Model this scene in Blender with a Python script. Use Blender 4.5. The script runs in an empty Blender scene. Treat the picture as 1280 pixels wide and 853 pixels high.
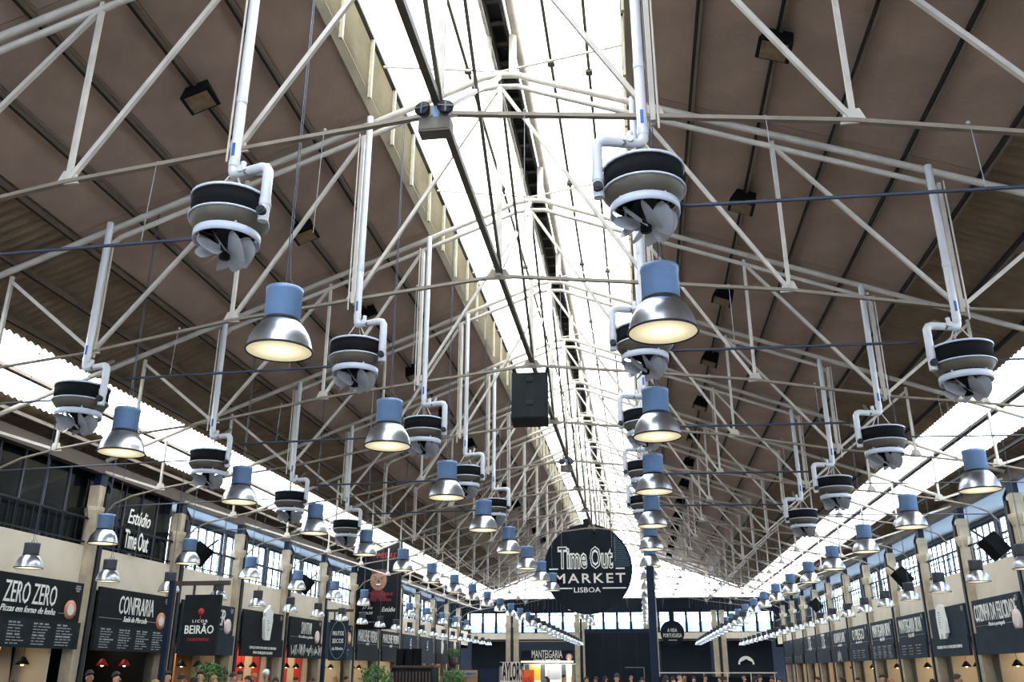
import bpy, math, random
from mathutils import Vector, Matrix
R = math.radians
random.seed(7)
sc = bpy.context.scene
C = sc.collection

# ------------------------------------------------------------------ units
D = 4.0            # bay length in metres (truss to truss, column to column)
EYE = 1.70         # camera height
def P(x, Y, Z):    # bay units (x from hall axis, Y ahead of camera, Z above eye) -> metres
    return Vector((x*D, Y*D, EYE + Z*D))

# ------------------------------------------------------------------ camera
F, VX, VY = 1110.0, 806.0, 840.0
fy = Vector((VX-640, VY-426.5, F)).normalized()
fz = Vector((1, 0, 0)).cross(fy).normalized()
if fz.y > 0: fz = -fz
fx = fy.cross(fz)
cam = bpy.data.cameras.new('camera'); co = bpy.data.objects.new('camera', cam); C.objects.link(co)
cam.sensor_width = 36; cam.lens = F/1280*36; cam.clip_end = 400
right = Vector((fx.x, fy.x, fz.x)); down = Vector((fx.y, fy.y, fz.y)); fwd = Vector((fx.z, fy.z, fz.z))
m = Matrix((( right.x, -down.x, -fwd.x), (right.y, -down.y, -fwd.y), (right.z, -down.z, -fwd.z))).to_4x4()
m.translation = Vector((.45*D, 0, EYE)); co.matrix_world = m
sc.camera = co
def at(u, v, Y):   # pixel -> metres on the cross plane Y (bay units)
    d = (u-640)*right + (v-426.5)*down + F*fwd
    return Vector((.45*D, 0, EYE)) + d*(Y*D/d.y)

# ------------------------------------------------------------------ world, light, exposure
w = bpy.data.worlds.new('sky'); sc.world = w; w.use_nodes = True
bg = w.node_tree.nodes['Background']; bg.inputs[0].default_value = (.80, .90, 1.0, 1); bg.inputs[1].default_value = 7.0
sc.view_settings.view_transform = 'Standard'; sc.view_settings.look = 'None'
sc.view_settings.gamma = 1; sc.view_settings.use_curve_mapping = False
sc.view_settings.exposure = 0.55
def portal(name, loc, rot, sx, sy):
    l = bpy.data.lights.new(name, 'AREA'); l.shape = 'RECTANGLE'; l.size = sx; l.size_y = sy
    l.cycles.is_portal = True
    o = bpy.data.objects.new(name, l); C.objects.link(o); o.location = loc; o.rotation_euler = rot
YB, YE = -3.127, 16.873          # ends of the hall, bay units
YM = (YB+YE)/2; YLEN = (YE-YB)*D
portal('skylight_portal', P(0, YM, 2.30), (0, 0, 0), .96*D, YLEN)
for s in (-1, 1):
    portal('strip_portal', P(s*2.44, YM, 1.30), (0, s*math.atan(.38), 0), .34*D, YLEN)
portal('gable_portal', P(0, YE-.03, 1.62), (R(-90), 0, 0), 5.2*D, .72*D)
portal('gable_portal', P(0, YB+.03, 1.15), (R(90), 0, 0), 5.2*D, 1.5*D)

# ------------------------------------------------------------------ helpers
def lin(c):
    return tuple(((v/255)/12.92 if v/255 <= .04045 else ((v/255+.055)/1.055)**2.4) for v in c) + (1,)
def mat(name, rgb, rough=.6, metal=0, var=.0, scale=6, bump=0, bscale=60, spec=.5, emit=0, ecol=None, stretch=None, aniso=0):
    m = bpy.data.materials.new(name); m.use_nodes = True
    n = m.node_tree.nodes; l = m.node_tree.links; b = n['Principled BSDF']
    b.inputs['Base Color'].default_value = lin(rgb); b.inputs['Roughness'].default_value = rough
    b.inputs['Metallic'].default_value = metal; b.inputs['Specular IOR Level'].default_value = spec
    if var or bump:
        tc = n.new('ShaderNodeTexCoord'); src = tc.outputs['Object']
        if stretch:
            mp = n.new('ShaderNodeMapping'); mp.inputs['Scale'].default_value = stretch
            l.new(src, mp.inputs[0]); src = mp.outputs[0]
        nz = n.new('ShaderNodeTexNoise'); nz.inputs['Scale'].default_value = scale; nz.inputs['Detail'].default_value = 5
        l.new(src, nz.inputs['Vector'])
        if var:
            mx = n.new('ShaderNodeMix'); mx.data_type = 'RGBA'
            c = lin(rgb); mx.inputs[6].default_value = tuple(v*(1-var) for v in c[:3])+(1,)
            mx.inputs[7].default_value = tuple(min(1, v*(1+var)) for v in c[:3])+(1,)
            rp = n.new('ShaderNodeMapRange'); rp.inputs[1].default_value = .3; rp.inputs[2].default_value = .7
            l.new(nz.outputs['Fac'], rp.inputs[0]); l.new(rp.outputs[0], mx.inputs[0]); l.new(mx.outputs[2], b.inputs['Base Color'])
        if bump:
            n2 = n.new('ShaderNodeTexNoise'); n2.inputs['Scale'].default_value = bscale; l.new(src, n2.inputs['Vector'])
            bp = n.new('ShaderNodeBump'); bp.inputs['Strength'].default_value = bump; bp.inputs['Distance'].default_value = .02
            l.new(n2.outputs['Fac'], bp.inputs['Height']); l.new(bp.outputs[0], b.inputs['Normal'])
    if emit:
        b.inputs['Emission Color'].default_value = lin(ecol or rgb); b.inputs['Emission Strength'].default_value = emit
    return m
def pane_mat(name, trans, tcol, dcol):
    m = bpy.data.materials.new(name); m.use_nodes = True
    n = m.node_tree.nodes; l = m.node_tree.links; n.clear()
    o = n.new('ShaderNodeOutputMaterial'); t = n.new('ShaderNodeBsdfTransparent'); t.inputs[0].default_value = tcol
    d = n.new('ShaderNodeBsdfTranslucent'); d.inputs[0].default_value = dcol
    tc = n.new('ShaderNodeTexCoord'); nz = n.new('ShaderNodeTexNoise'); nz.inputs['Scale'].default_value = .8
    l.new(tc.outputs['Object'], nz.inputs['Vector'])
    rp = n.new('ShaderNodeMapRange'); rp.inputs[3].default_value = trans-.12; rp.inputs[4].default_value = trans+.12
    l.new(nz.outputs['Fac'], rp.inputs[0])
    mx = n.new('ShaderNodeMixShader'); l.new(rp.outputs[0], mx.inputs[0]); l.new(d.outputs[0], mx.inputs[1]); l.new(t.outputs[0], mx.inputs[2])
    l.new(mx.outputs[0], o.inputs[0]); return m
M = dict(
 steel=mat('cream_painted_steel', (196,186,174), .5, 0, .14, 4, .1),
 pipe=mat('white_pvc_pipe', (200,199,202), .32, 0, .05, 5),
 chord=mat('shaded_chord_steel', (134,121,106), .55, .1, .18, 4),  # cream steel darkened: shade on the chord undersides put into the colour
 tie=mat('brown_grey_steel', (84,74,60), .5, .2, .15, 4),
 conduit=mat('dark_blue_conduit', (62,66,82), .4, .2, .1),
 ceil=mat('brown_insulation_board', (170,146,130), .85, 0, .13, 1.3, .35, 14),
 purlin=mat('purlin_paint', (116,101,86), .6, 0, .2, 3),
 seam=mat('dark_joint', (34,30,28), .9),  # near-black; also colours the drawn-in joint shadow beside the purlins
 corr=mat('brown_sheet_metal', (132,112,90), .6, .1, .2, 2),
 curb=mat('cream_sheet_metal', (176,166,142), .55, 0, .14, 2),
 pane=pane_mat('fibreglass_pane', .45, (.98,.965,.925,1), (.95,.92,.865,1)),
 gpane=pane_mat('gable_pane', .6, (.97,.98,1,1), (.9,.93,1,1)),
 rpane=pane_mat('cool_light_pane', .6, (.70,.83,1,1), (.68,.81,1,1)),  # blue tint added so the unseen rear gable sends in cool light
 wpane=pane_mat('window_glass', .75, (.86,.94,1,1), (.8,.9,1,1)),
 tray=mat('dark_tray', (58,54,46), .6, .3, .2),
 housing=mat('blue_grey_enamel', (122,150,188), .32, .1, .06, 5),
 housing2=mat('grey_enamel', (96,97,103), .4, .2, .06, 5),
 alu=mat('spun_aluminium', (214,218,228), .30, 1, .08, 8, .03, 4),
 rubber=mat('black_rubber', (22,22,24), .6),
 lens=mat('lamp_glass', (226,214,176), .4, 0, emit=.55, ecol=(255,240,198)),
 mesh=mat('fan_filter', (20,21,23), .9, .0, .3, 40, .3, 120, spec=.15),
 fanwhite=mat('fan_enamel', (196,200,212), .35, 0, .05, 6),
 fangrey=mat('fan_flange', (98,90,80), .55, .2, .15, 6),
 blade=mat('fan_blade', (168,166,168), .4, .1, .1, 6),
 black=mat('matt_black', (11,11,12), .6, 0, .2, 5, spec=.2),
 gloss=mat('dark_glass', (14,20,24), .12, 0, .2, 3),
 navy=mat('navy_paint', (13,26,48), .55, 0, .12, 3, spec=.25),
 navyd=mat('dark_navy_panel', (7,16,27), .6, 0, .2, 2, spec=.2),
 stone=mat('limestone', (176,160,136), .85, 0, .22, 3, .4, 25),
 iron=mat('black_iron', (26,27,30), .5, .4, .15),
 parapet=mat('cream_plaster', (214,200,178), .8, 0, .05, 2),
 sign=mat('black_board', (25,26,28), .75, 0, .25, 2.2, .1, spec=.2),
 signblue=mat('slate_blue_board', (36,46,56), .75, 0, .2, 2.2, .1, spec=.2),
 menu=mat('chalk_board', (32,35,38), .8, 0, .3, 3.2, .1, spec=.2),
 white=mat('white_lettering', (236,232,222), .6),
 chalk=mat('chalk_grey', (150,152,154), .8),
 red=mat('red_lettering', (186,34,44), .5),
 badge=mat('copper_badge', (196,130,92), .5, 0, .15, 8),
 badgein=mat('cream_badge', (226,214,200), .6),
 pink=mat('pink_badge', (222,196,190), .6),
 floor=mat('concrete_floor', (92,86,80), .6, 0, .15, 1.2, .1),
 inside=mat('stall_plaster', (196,178,150), .8, 0, .08, 2),
 wood=mat('warm_wood', (168,116,66), .6, 0, .25, 2, stretch=(8,1,1)),
 timber=mat('dark_timber', (60,44,34), .6, 0, .3, 3, stretch=(6,1,1)),
 redstripe=mat('red_stripe', (190,38,36), .6),
 orange=mat('orange_panel', (238,92,30), .5, 0, .06),
 canopy=mat('pale_blue_soffit', (150,156,164), .7, 0, .06, 2),
 beam=mat('brown_beam', (74,60,48), .7, 0, .2, 2),
 skin=mat('skin', (196,144,116), .6, 0, .05), skin2=mat('skin_deep', (150,100,76), .6, 0, .05),
 hair=mat('dark_hair', (38,28,22), .7, 0, .3, 30), hairb=mat('fair_hair', (150,112,66), .7, 0, .3, 30),
 denim=mat('denim', (50,62,88), .8, 0, .15, 20),
 leaf=mat('leaf_green', (58,96,36), .6, 0, .35, 9),
 pot=mat('terracotta', (148,84,58), .8, 0, .1),
 bottle=mat('green_bottle', (40,82,44), .15), wicker=mat('wicker', (150,112,74), .8, 0, .35, 30),
 yellow=mat('yellow_panel', (232,190,70), .5), glow=mat('lamp_bulb', (255,220,160), .4, emit=6, ecol=(255,205,130)),
 tube=mat('lit_tube', (255,255,255), .4, emit=5, ecol=(255,236,200)),
 face=mat('print_skin', (150,104,80), .7, 0, .25, 9), facelo=mat('print_shadow', (74,44,34), .7),
 dull=mat('dusty_flood_glass', (120,98,70), .5, 0, .3, 12),
 spk=mat('speaker_paint', (11,16,19), .6, 0, .15, 5, spec=.2),
 darkred2=mat('red_scrawl_print', (150,30,36), .7),
 darkred=mat('dark_red_print', (92,20,26), .7),
 sticker=mat('blue_sticker', (40,90,170), .5),
 steelgrey=mat('grey_perforated_sheet', (96,120,140), .5, .3),
)
CLOTH = [mat('cloth_%d' % i, c, .85, 0, .12, 12) for i, c in enumerate([(40,44,58),(150,48,46),(196,188,176),(62,84,110),(30,30,32),(110,96,80),(84,110,96),(214,206,196)])]
M['lens'].cycles.emission_sampling = 'NONE'
def lens_profile(m):   # frosted glass over a single bulb: brightest over the bulb
    n = m.node_tree.nodes; l = m.node_tree.links; bs = n['Principled BSDF']
    tc = n.new('ShaderNodeTexCoord'); ln = n.new('ShaderNodeVectorMath'); ln.operation = 'LENGTH'; l.new(tc.outputs['Object'], ln.inputs[0])
    mr = n.new('ShaderNodeMapRange'); mr.inputs[1].default_value = 0; mr.inputs[2].default_value = .5; mr.inputs[3].default_value = 1.15; mr.inputs[4].default_value = .36
    mr.interpolation_type = 'SMOOTHSTEP'; l.new(ln.outputs['Value'], mr.inputs[0]); l.new(mr.outputs[0], bs.inputs['Emission Strength'])
lens_profile(M['lens'])

class MB:
    def __init__(s): s.v = []; s.f = []; s.sm = []
    def add(s, vs, fs, smooth=False):
        b = len(s.v); s.v += [tuple(v) for v in vs]; s.f += [tuple(i+b for i in f) for f in fs]; s.sm += [smooth]*len(fs); return s
    def box(s, c, d, mtx=None):
        hx, hy, hz = d[0]/2, d[1]/2, d[2]/2
        vs = [Vector((x, y, z)) for x in (-hx, hx) for y in (-hy, hy) for z in (-hz, hz)]
        if mtx is not None: vs = [mtx @ v for v in vs]
        c = Vector(c); vs = [v+c for v in vs]
        return s.add(vs, [(0,1,3,2),(4,6,7,5),(0,4,5,1),(2,3,7,6),(0,2,6,4),(1,5,7,3)])
    def bar(s, a, b, wd, ht=None, up=(0,0,1)):   # rectangular bar from a to b
        a = Vector(a); b = Vector(b); ht = ht or wd; d = (b-a); L = d.length; d.normalize()
        u = Vector(up)
        if abs(d.dot(u)) > .98: u = Vector((0,1,0)) if abs(d.y) < .9 else Vector((1,0,0))
        sd = d.cross(u).normalized(); u = sd.cross(d)
        vs = [p + sd*(i*wd/2) + u*(j*ht/2) for p in (a, b) for i in (-1, 1) for j in (-1, 1)]
        return s.add(vs, [(0,1,3,2),(4,6,7,5),(0,4,5,1),(2,3,7,6),(0,2,6,4),(1,5,7,3)])
    def path(s, pts, r, n=8, cap=True):
        pts = [Vector(p) for p in pts]; rings = []
        d0 = (pts[1]-pts[0]).normalized(); ref = Vector((0,0,1)) if abs(d0.z) < .9 else Vector((0,1,0))
        u = d0.cross(ref).normalized()
        for i, p in enumerate(pts):
            if i == 0: d = d0; k = 1
            elif i == len(pts)-1: d = (pts[i]-pts[i-1]).normalized(); k = 1
            else:
                d1 = (pts[i]-pts[i-1]).normalized(); d2 = (pts[i+1]-pts[i]).normalized(); d = (d1+d2).normalized()
            u = (u - d*u.dot(d)).normalized(); v = d.cross(u)
            rr = r[i] if isinstance(r, (list, tuple)) else r
            rings.append([p + (u*math.cos(2*math.pi*j/n) + v*math.sin(2*math.pi*j/n))*rr for j in range(n)])
        vs = [q for rg in rings for q in rg]
        fs = [(i*n+j, i*n+(j+1)%n, (i+1)*n+(j+1)%n, (i+1)*n+j) for i in range(len(pts)-1) for j in range(n)]
        s.add(vs, fs, True)
        if cap: s.add(rings[0], [tuple(range(n))[::-1]]); s.add(rings[-1], [tuple(range(n))])
        return s
    def lathe(s, prof, n=24, c=(0,0,0), smooth=True, caps=False):
        c = Vector(c); vs = []
        for r, z in prof:
            vs += [c + Vector((r*math.cos(2*math.pi*j/n), r*math.sin(2*math.pi*j/n), z)) for j in range(n)]
        fs = [(i*n+j, i*n+(j+1)%n, (i+1)*n+(j+1)%n, (i+1)*n+j) for i in range(len(prof)-1) for j in range(n)]
        s.add(vs, fs, smooth)
        if caps:
            s.add(vs[:n], [tuple(range(n))[::-1]]); s.add(vs[-n:], [tuple(range(n))])
        return s
    def prism(s, poly, t, z0=0):    # polygon in local xy, thickness along z
        n = len(poly); vs = [(x, y, z0) for x, y in poly] + [(x, y, z0+t) for x, y in poly]
        fs = [tuple(range(n))[::-1], tuple(range(n, 2*n))] + [(i, (i+1) % n, n+(i+1) % n, n+i) for i in range(n)]
        return s.add(vs, fs)
    def ball(s, c, r, n=10, k=7):
        c = Vector(c); rx, ry, rz = r if isinstance(r, (tuple, list)) else (r, r, r); vs = []; 
        for i in range(k+1):
            t = math.pi*i/k
            vs += [c + Vector((rx*math.sin(t)*math.cos(2*math.pi*j/n), ry*math.sin(t)*math.sin(2*math.pi*j/n), rz*math.cos(t))) for j in range(n)]
        return s.add(vs, [(i*n+j, (i+1)*n+j, (i+1)*n+(j+1) % n, i*n+(j+1) % n) for i in range(k) for j in range(n)], True)
    def mesh(s, name, m):
        me = bpy.data.meshes.new(name); me.from_pydata([tuple(v) for v in s.v], [], s.f); me.update()
        me.polygons.foreach_set('use_smooth', s.sm); me.materials.append(M[m] if isinstance(m, str) else m); return me
CACHE = {}
def cached(key, fn, m, name):
    if key not in CACHE: CACHE[key] = fn(MB()).mesh(name, m)
    return CACHE[key]
def obj(name, me, parent=None, loc=(0,0,0), rot=(0,0,0), scale=None):
    if isinstance(me, tuple): me = me[0].mesh(name, me[1])
    o = bpy.data.objects.new(name, me); C.objects.link(o); o.location = loc; o.rotation_euler = rot
    if scale: o.scale = scale
    if parent: o.parent = parent
    return o
def tag(o, label=None, cat=None, group=None, kind=None):
    if label: o['label'] = label
    if cat: o['category'] = cat
    if group: o['group'] = group
    if kind: o['kind'] = kind
    return o
def thing(name, label, cat, loc=(0,0,0), rot=(0,0,0), group=None):
    o = obj(name, None, None, loc, rot); return tag(o, label, cat, group)
def struct(name, me, label, parent=None):
    o = obj(name, me, parent)
    if not parent: tag(o, label, kind='structure')
    return o
def text_mesh(s, w, h, m, ext=.012, shear=0, bold=0, spacing=1.0):
    key = ('txt', s, round(w, 3) if w else None, round(h, 3), m, shear, bold)
    if key in CACHE: return CACHE[key]
    cu = bpy.data.curves.new('t', 'FONT'); cu.body = s; cu.extrude = .02; cu.shear = shear; cu.resolution_u = 2
    cu.offset = bold; cu.align_x = 'CENTER'; cu.space_character = spacing
    o = bpy.data.objects.new('t', cu); C.objects.link(o)
    dg = bpy.context.evaluated_depsgraph_get(); me = bpy.data.meshes.new_from_object(o.evaluated_get(dg))
    bpy.data.objects.remove(o); bpy.data.curves.remove(cu)
    xs = [v.co.x for v in me.vertices]; ys = [v.co.y for v in me.vertices]
    cx, cy = (min(xs)+max(xs))/2, (min(ys)+max(ys))/2
    sy = h/(max(ys)-min(ys)); sx = w/(max(xs)-min(xs)) if w else sy*.6
    for v in me.vertices: v.co = Vector(((v.co.x-cx)*sx, (v.co.y-cy)*sy, (v.co.z+.02)/.04*ext))
    me.materials.clear(); me.materials.append(M[m]); me.name = 'lettering'; CACHE[key] = me
    return me

# ================================================================== ROOF AND SHELL
def roofz(x): return 2.25 - .38*abs(x)
def chordz(x): return 2.215 - .38*abs(x)
XL, XR = -2.72, 2.77
NB = int(round(YE-YB))              # 20 bays
bays = [YB+i for i in range(NB)]
PUR = [.49, .73, .97, 1.21, 1.45, 1.69, 1.93, 2.17, 2.41, 2.65, 2.85]
SL = math.atan(.38)

floor_o = struct('floor', (MB().box((0, YM*D, -.05), (8.6*D, YLEN, .1)), 'floor'), 'grey concrete floor of the market hall')

ceiling = struct('ceiling', (MB().bar(P(-.51, YB, roofz(.51)+.03), P(-.51, YE, roofz(.51)+.03), .08, .1).bar(P(.51, YB, roofz(.51)+.03), P(.51, YE, roofz(.51)+.03), .08, .1), 'purlin'), 'brown pitched ceiling boarded between steel purlins')
def panel_fn(w_, n_):
    def fn(b):
        b.box((0, 0, 0), (w_, D-.012, .05)); return b
    return fn
for s in (-1, 1):
    for k in range(5):
        x0, x1 = PUR[k], PUR[k+1]; xm = (x0+x1)/2; wd = (x1-x0)*D/math.cos(SL)-.01
        me = cached(('panel', k == 0), panel_fn(wd, 0), 'ceil', 'panel')
        for y in bays:
            obj('panel', me, ceiling, P(s*xm, y+.5+(.42 if k % 2 else 0)*0, roofz(xm)+.02), (0, s*SL, 0))
    # backing above the boards so that joints read dark
    b = MB(); b.add([P(s*.50, YB, roofz(.5)+.05), P(s*1.70, YB, roofz(1.7)+.05), P(s*1.70, YE, roofz(1.7)+.05), P(s*.50, YE, roofz(.5)+.05)], [(0,1,2,3)])
    obj('backing', (b, 'seam'), ceiling)
    for x in PUR[1:]:
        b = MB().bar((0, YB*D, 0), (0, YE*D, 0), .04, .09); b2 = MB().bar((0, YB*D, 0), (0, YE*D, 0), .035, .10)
        obj('purlin', cached('purlin', lambda q: b, 'purlin', 'purlin'), ceiling, P(s*x, 0, roofz(x)-.006), (0, s*SL, 0))
        obj('joint_shadow_strip', cached('joint_shadow', lambda q: b2, 'seam', 'joint_shadow_strip'), ceiling, P(s*x-.0105, 0, roofz(s*x-.0105)-.004), (0, s*SL, 0))  # dark strip drawn in for the shadow along the panel joint
def corr_sheet(wid, length, pitch, amp, thick=0):
    def fn(b):
        n = int(round(length/pitch))*4
        vs = []
        for i in range(n+1):
            y = -length/2 + length*i/n; z = amp*math.sin(i*math.pi/2)
            vs += [(-wid/2, y, z), (wid/2, y, z)]
        return b.add(vs, [(2*i, 2*i+1, 2*i+3, 2*i+2) for i in range(n)], True)
    return fn
def sheets(x0, x1, key, m, name, dz=.03, zf=roofz, sides=(-1, 1), parent=None):
    xm = (x0+x1)/2; wd = (x1-x0)*D/math.cos(SL)
    me = cached(('corr', key), corr_sheet(wd, D, .2, .035), m, name)
    for s in sides:
        for y in bays: obj(name, me, parent or ceiling, P(s*xm, y+.5, zf(xm)+dz), (0, s*SL, 0))
sheets(1.69, 2.27, 'in', 'corr', 'roof_sheet')
sheets(2.27, 2.61, 'st', 'pane', 'roof_light')
sheets(2.61, 2.86, 'ou', 'corr', 'roof_sheet')
# raised skylight along the ridge
sky = struct('window_1', (MB().bar(P(-.49, YB, 2.325), P(-.49, YE, 2.325), .10, .06).bar(P(.49, YB, 2.325), P(.49, YE, 2.325), .10, .06), 'tray'), 'bright corrugated skylight raised along the ridge')
def skyz(x): return 2.345 + .38*(.5-abs(x))
sheets(.0, .52, 'sky', 'pane', 'pane', 0, skyz, parent=sky)
for s in (-1, 1):
    for x in (.18, .34):
        b = MB().bar((0, YB*D, 0), (0, YE*D, 0), .05, .09)
        obj('glazing_bar', cached('gbar', lambda q: b, 'tie', 'glazing_bar'), sky, P(s*x, 0, skyz(x)-.025))
        for y in bays:
            obj('clamp', cached('clamp', lambda q: q.box((0,0,0), (.12, .12, .05)), 'tie', 'clamp'), sky, P(s*x, y+.25, skyz(x)-.04))
    hgt = (2.32-2.05)*D
    def curbf(q):
        n = 7; vs = []
        for i in range(n*2+1):
            z = -hgt/2 + hgt*i/(n*2); xx = .05*(1 if i % 2 else -1); vs += [(xx, -D/2, z), (xx, D/2, z)]
        return q.add(vs, [(2*i, 2*i+1, 2*i+3, 2*i+2) for i in range(n*2)])
    me = cached('curb', curbf, 'curb', 'curb_sheet')
    for y in bays:
        obj('curb_sheet', me, sky, P(s*.5, y+.5, 2.185))
        for k in (.2, .53, .873):
            obj('curb_post', cached('cpost', lambda q: q.box((0,0,0), (.05, .06, hgt)), 'curb', 'curb_post'), sky, P(s*.484, y+k, 2.185))
# ridge tray and tube
rt = thing('cable_tray', 'dark ladder cable tray running under the skylight ridge', 'cable tray', P(0, 0, 2.40))
for x in (-.035, .03):
    obj('rail', (MB().bar((x*D, YB*D, 0), (x*D, YE*D, 0), .05, .14), 'tray'), rt)
for i in range(int(YLEN/.5)): obj('rung', cached('rung', lambda q_: q_.box((0,0,0), (.065*D, .08, .03)), 'tray', 'rung'), rt, (-.0025*D, YB*D+.25+i*.5, 0))
obj('plate', (MB().box((0, YM*D, .06), (.06*D, YLEN, .02)), 'black'), rt)
obj('cable', (MB().path([(-.05*D, YB*D, -.05), (-.05*D, YE*D, -.05)], .03, 6), 'steel'), rt)
tb = tag(obj('ridge_pipe', (MB().path([P(.062, YB, 2.40), P(.062, YE, 2.40)], .075, 10), 'steel')), 'long cream pipe running beside the cable tray under the skylight', 'pipe')

# ================================================================== TRUSSES
NT = [i+.873 for i in range(0, 16)]
VB = {0:1.332, .535:1.272, 1.0:1.216, 1.535:1.119, 1.93:1.072, 2.33:1.010}
def q(x, Z, y=0): return Vector((x*D, y, Z*D))
def tub(pts, r, n=8): return lambda b: b.path(pts, r, n)
def barf(a, c, wd, ht=None, up=(0,1,0)): return lambda b: b.bar(a, c, wd, ht, up)
ANCH = ['truss ahead of the emergency light', 'emergency light truss', 'truss before the hung loudspeaker', 'hung loudspeaker truss', 'pizza and sushi pier truss', 'sushi and burger pier truss', 'burger and ice cream pier truss', 'ice cream and chalk pier truss', 'chalk and croissant pier truss', 'first truss past the round emblem', 'second truss past the round emblem', 'third truss past the round emblem', 'fourth truss past the round emblem', 'fifth truss past the round emblem', 'sixth truss past the round emblem', 'last truss before the glazed gable']
def truss(n, Y):
    t = thing('roof_truss', 'cream steel roof truss: ' + ANCH[n], 'roof truss', P(0, Y, 0), group='roof trusses of the hall')
    for s in (-1, 1):
        # main tube with flattened crown, then the lower tube that ends on the outer post
        obj('top_chord', cached(('tc', s), tub([q(0, 2.20), q(s*.07, 2.193)] + [q(s*x, chordz(x)) for x in (.16, .7, 1.535, 2.1, 2.74)], .052), 'steel', 'top_chord'), t)
        obj('second_chord', cached(('sc', s), tub([q(0, 2.145), q(s*.07, 2.14)] + [q(s*x, chordz(x)-.052) for x in (.16, .7, 1.50)] + [q(s*1.535, chordz(1.535)-.075)], .042), 'steel', 'second_chord'), t)
        xs = [0, .535, 1.0, 1.535]
        obj('bottom_chord', cached(('bc', s), lambda b: [b.bar(q(s*xs[i], VB[xs[i]]), q(s*xs[i+1], VB[xs[i+1]]), .042, .055, (0,1,0)) for i in range(3)] and b, 'chord', 'bottom_chord'), t)
        obj('arch_chord', cached(('ac', s), tub([q(s*1.535, 1.119), q(s*1.93, 1.072), q(s*2.15, 1.04), q(s*2.33, 1.010), q(s*2.5, .972), q(s*2.6, .93), q(s*2.66, .86)], .024, 6), 'chord', 'arch_chord'), t)
        for x in (.535, 1.0, 1.535, 1.93, 2.33):
            wd = .085 if x in (.535, 1.535) else .055
            if wd > .08:
                obj('post', cached(('po', s, x), lambda b: b.bar(q(s*x, VB[x]-.02, .035), q(s*x, chordz(x)-.05, .035), .045, .04, (0,1,0)).bar(q(s*x, VB[x]-.02, -.045), q(s*x, chordz(x)-.05, -.045), .05, .05, (0,1,0)).path([q(s*(x+.012), VB[x]-.05, -.1), q(s*(x+.012), chordz(x)-.05, -.1)], .012, 5), 'steel', 'post'), t)
            else:
                obj('post', cached(('po', s, x), barf(q(s*x, VB[x]), q(s*x, chordz(x)-.03), .05, .05), 'steel', 'post'), t)
            obj('gusset', cached(('gu', s, x), lambda b: b.add(*gusset(q(s*x, VB[x]), s)), 'steel', 'gusset'), t)
        for a, c in ((.535, 0), (1.0, .535), (1.535, 1.0), (1.535, 1.93), (2.33, 2.72)):
            top = q(s*c, chordz(c)-(.05 if c else .07)); bot = q(s*a, VB[a])
            obj('diagonal', cached(('di', s, a, c), barf(bot, top, .05, .05), 'steel', 'diagonal'), t)
        obj('skylight_strut', cached(('ss', s), tub([q(0, 2.225, .05), q(s*.48, 2.30, .05)], .02, 6), 'steel', 'skylight_strut'), t)
        obj('riser', cached(('ri', s), tub([q(s*.05, 2.20), q(s*.05, 2.385)], .06, 8), 'steel', 'riser'), t)
    obj('king_post', cached('kp', lambda b: b.bar(q(0, 1.332), q(0, 2.15), .075, .07, (0,1,0)), 'steel', 'king_post'), t)
    obj('gusset', cached('gc', lambda b: b.prism([(-.20,-.06),(.20,-.06),(.10,.10),(-.10,.10)], .02), 'chord', 'gusset'), t, q(0, 1.332), (R(90), 0, 0))
    # fore-and-aft bracing in the ridge plane
    obj('ridge_brace', cached('rb1', barf(q(0, 1.34), Vector((0, D, 2.19*D)), .055, .05), 'steel', 'ridge_brace'), t)
    if n > 0: obj('ridge_brace', cached('rb2', barf(q(0.008, 1.34), Vector((0, -D, 2.17*D)), .045, .045), 'tie', 'ridge_brace'), t)
    for x in (.22, .8, 1.25, -.3, -.75, -1.2, 1.75, -1.75):
        obj('hanger_wire', cached(('hw', x), lambda b: b.path([q(x, 1.005, -.08), q(x, 1.332-.12*abs(x)*1.05, -.03)], .004, 4).ball(q(x, 1.35-.13*abs(x)), .02, 6, 4), 'chalk', 'hanger_wire'), t)
    return t
def gusset(c, s):
    w_ = .13; h = .13; t = .012
    vs = [c+Vector((dx*1.0, dy, dz)) for dy in (-t, t) for dx, dz in ((-w_,-.03),(w_,-.03),(w_*.5,h),(-w_*.5,h))]
    return vs, [(0,1,2,3),(7,6,5,4),(0,4,5,1),(1,5,6,2),(2,6,7,3),(3,7,4,0)]
for n, Y in enumerate(NT): truss(n, Y)
# spine rail under the trusses
tag(obj('spine_rail', (MB().bar(P(0, YB, 1.352), P(0, 9.36, 1.352), .075, .09), 'tie')), 'long brown rail running down the middle of the hall along the truss centres', 'rail')

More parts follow.
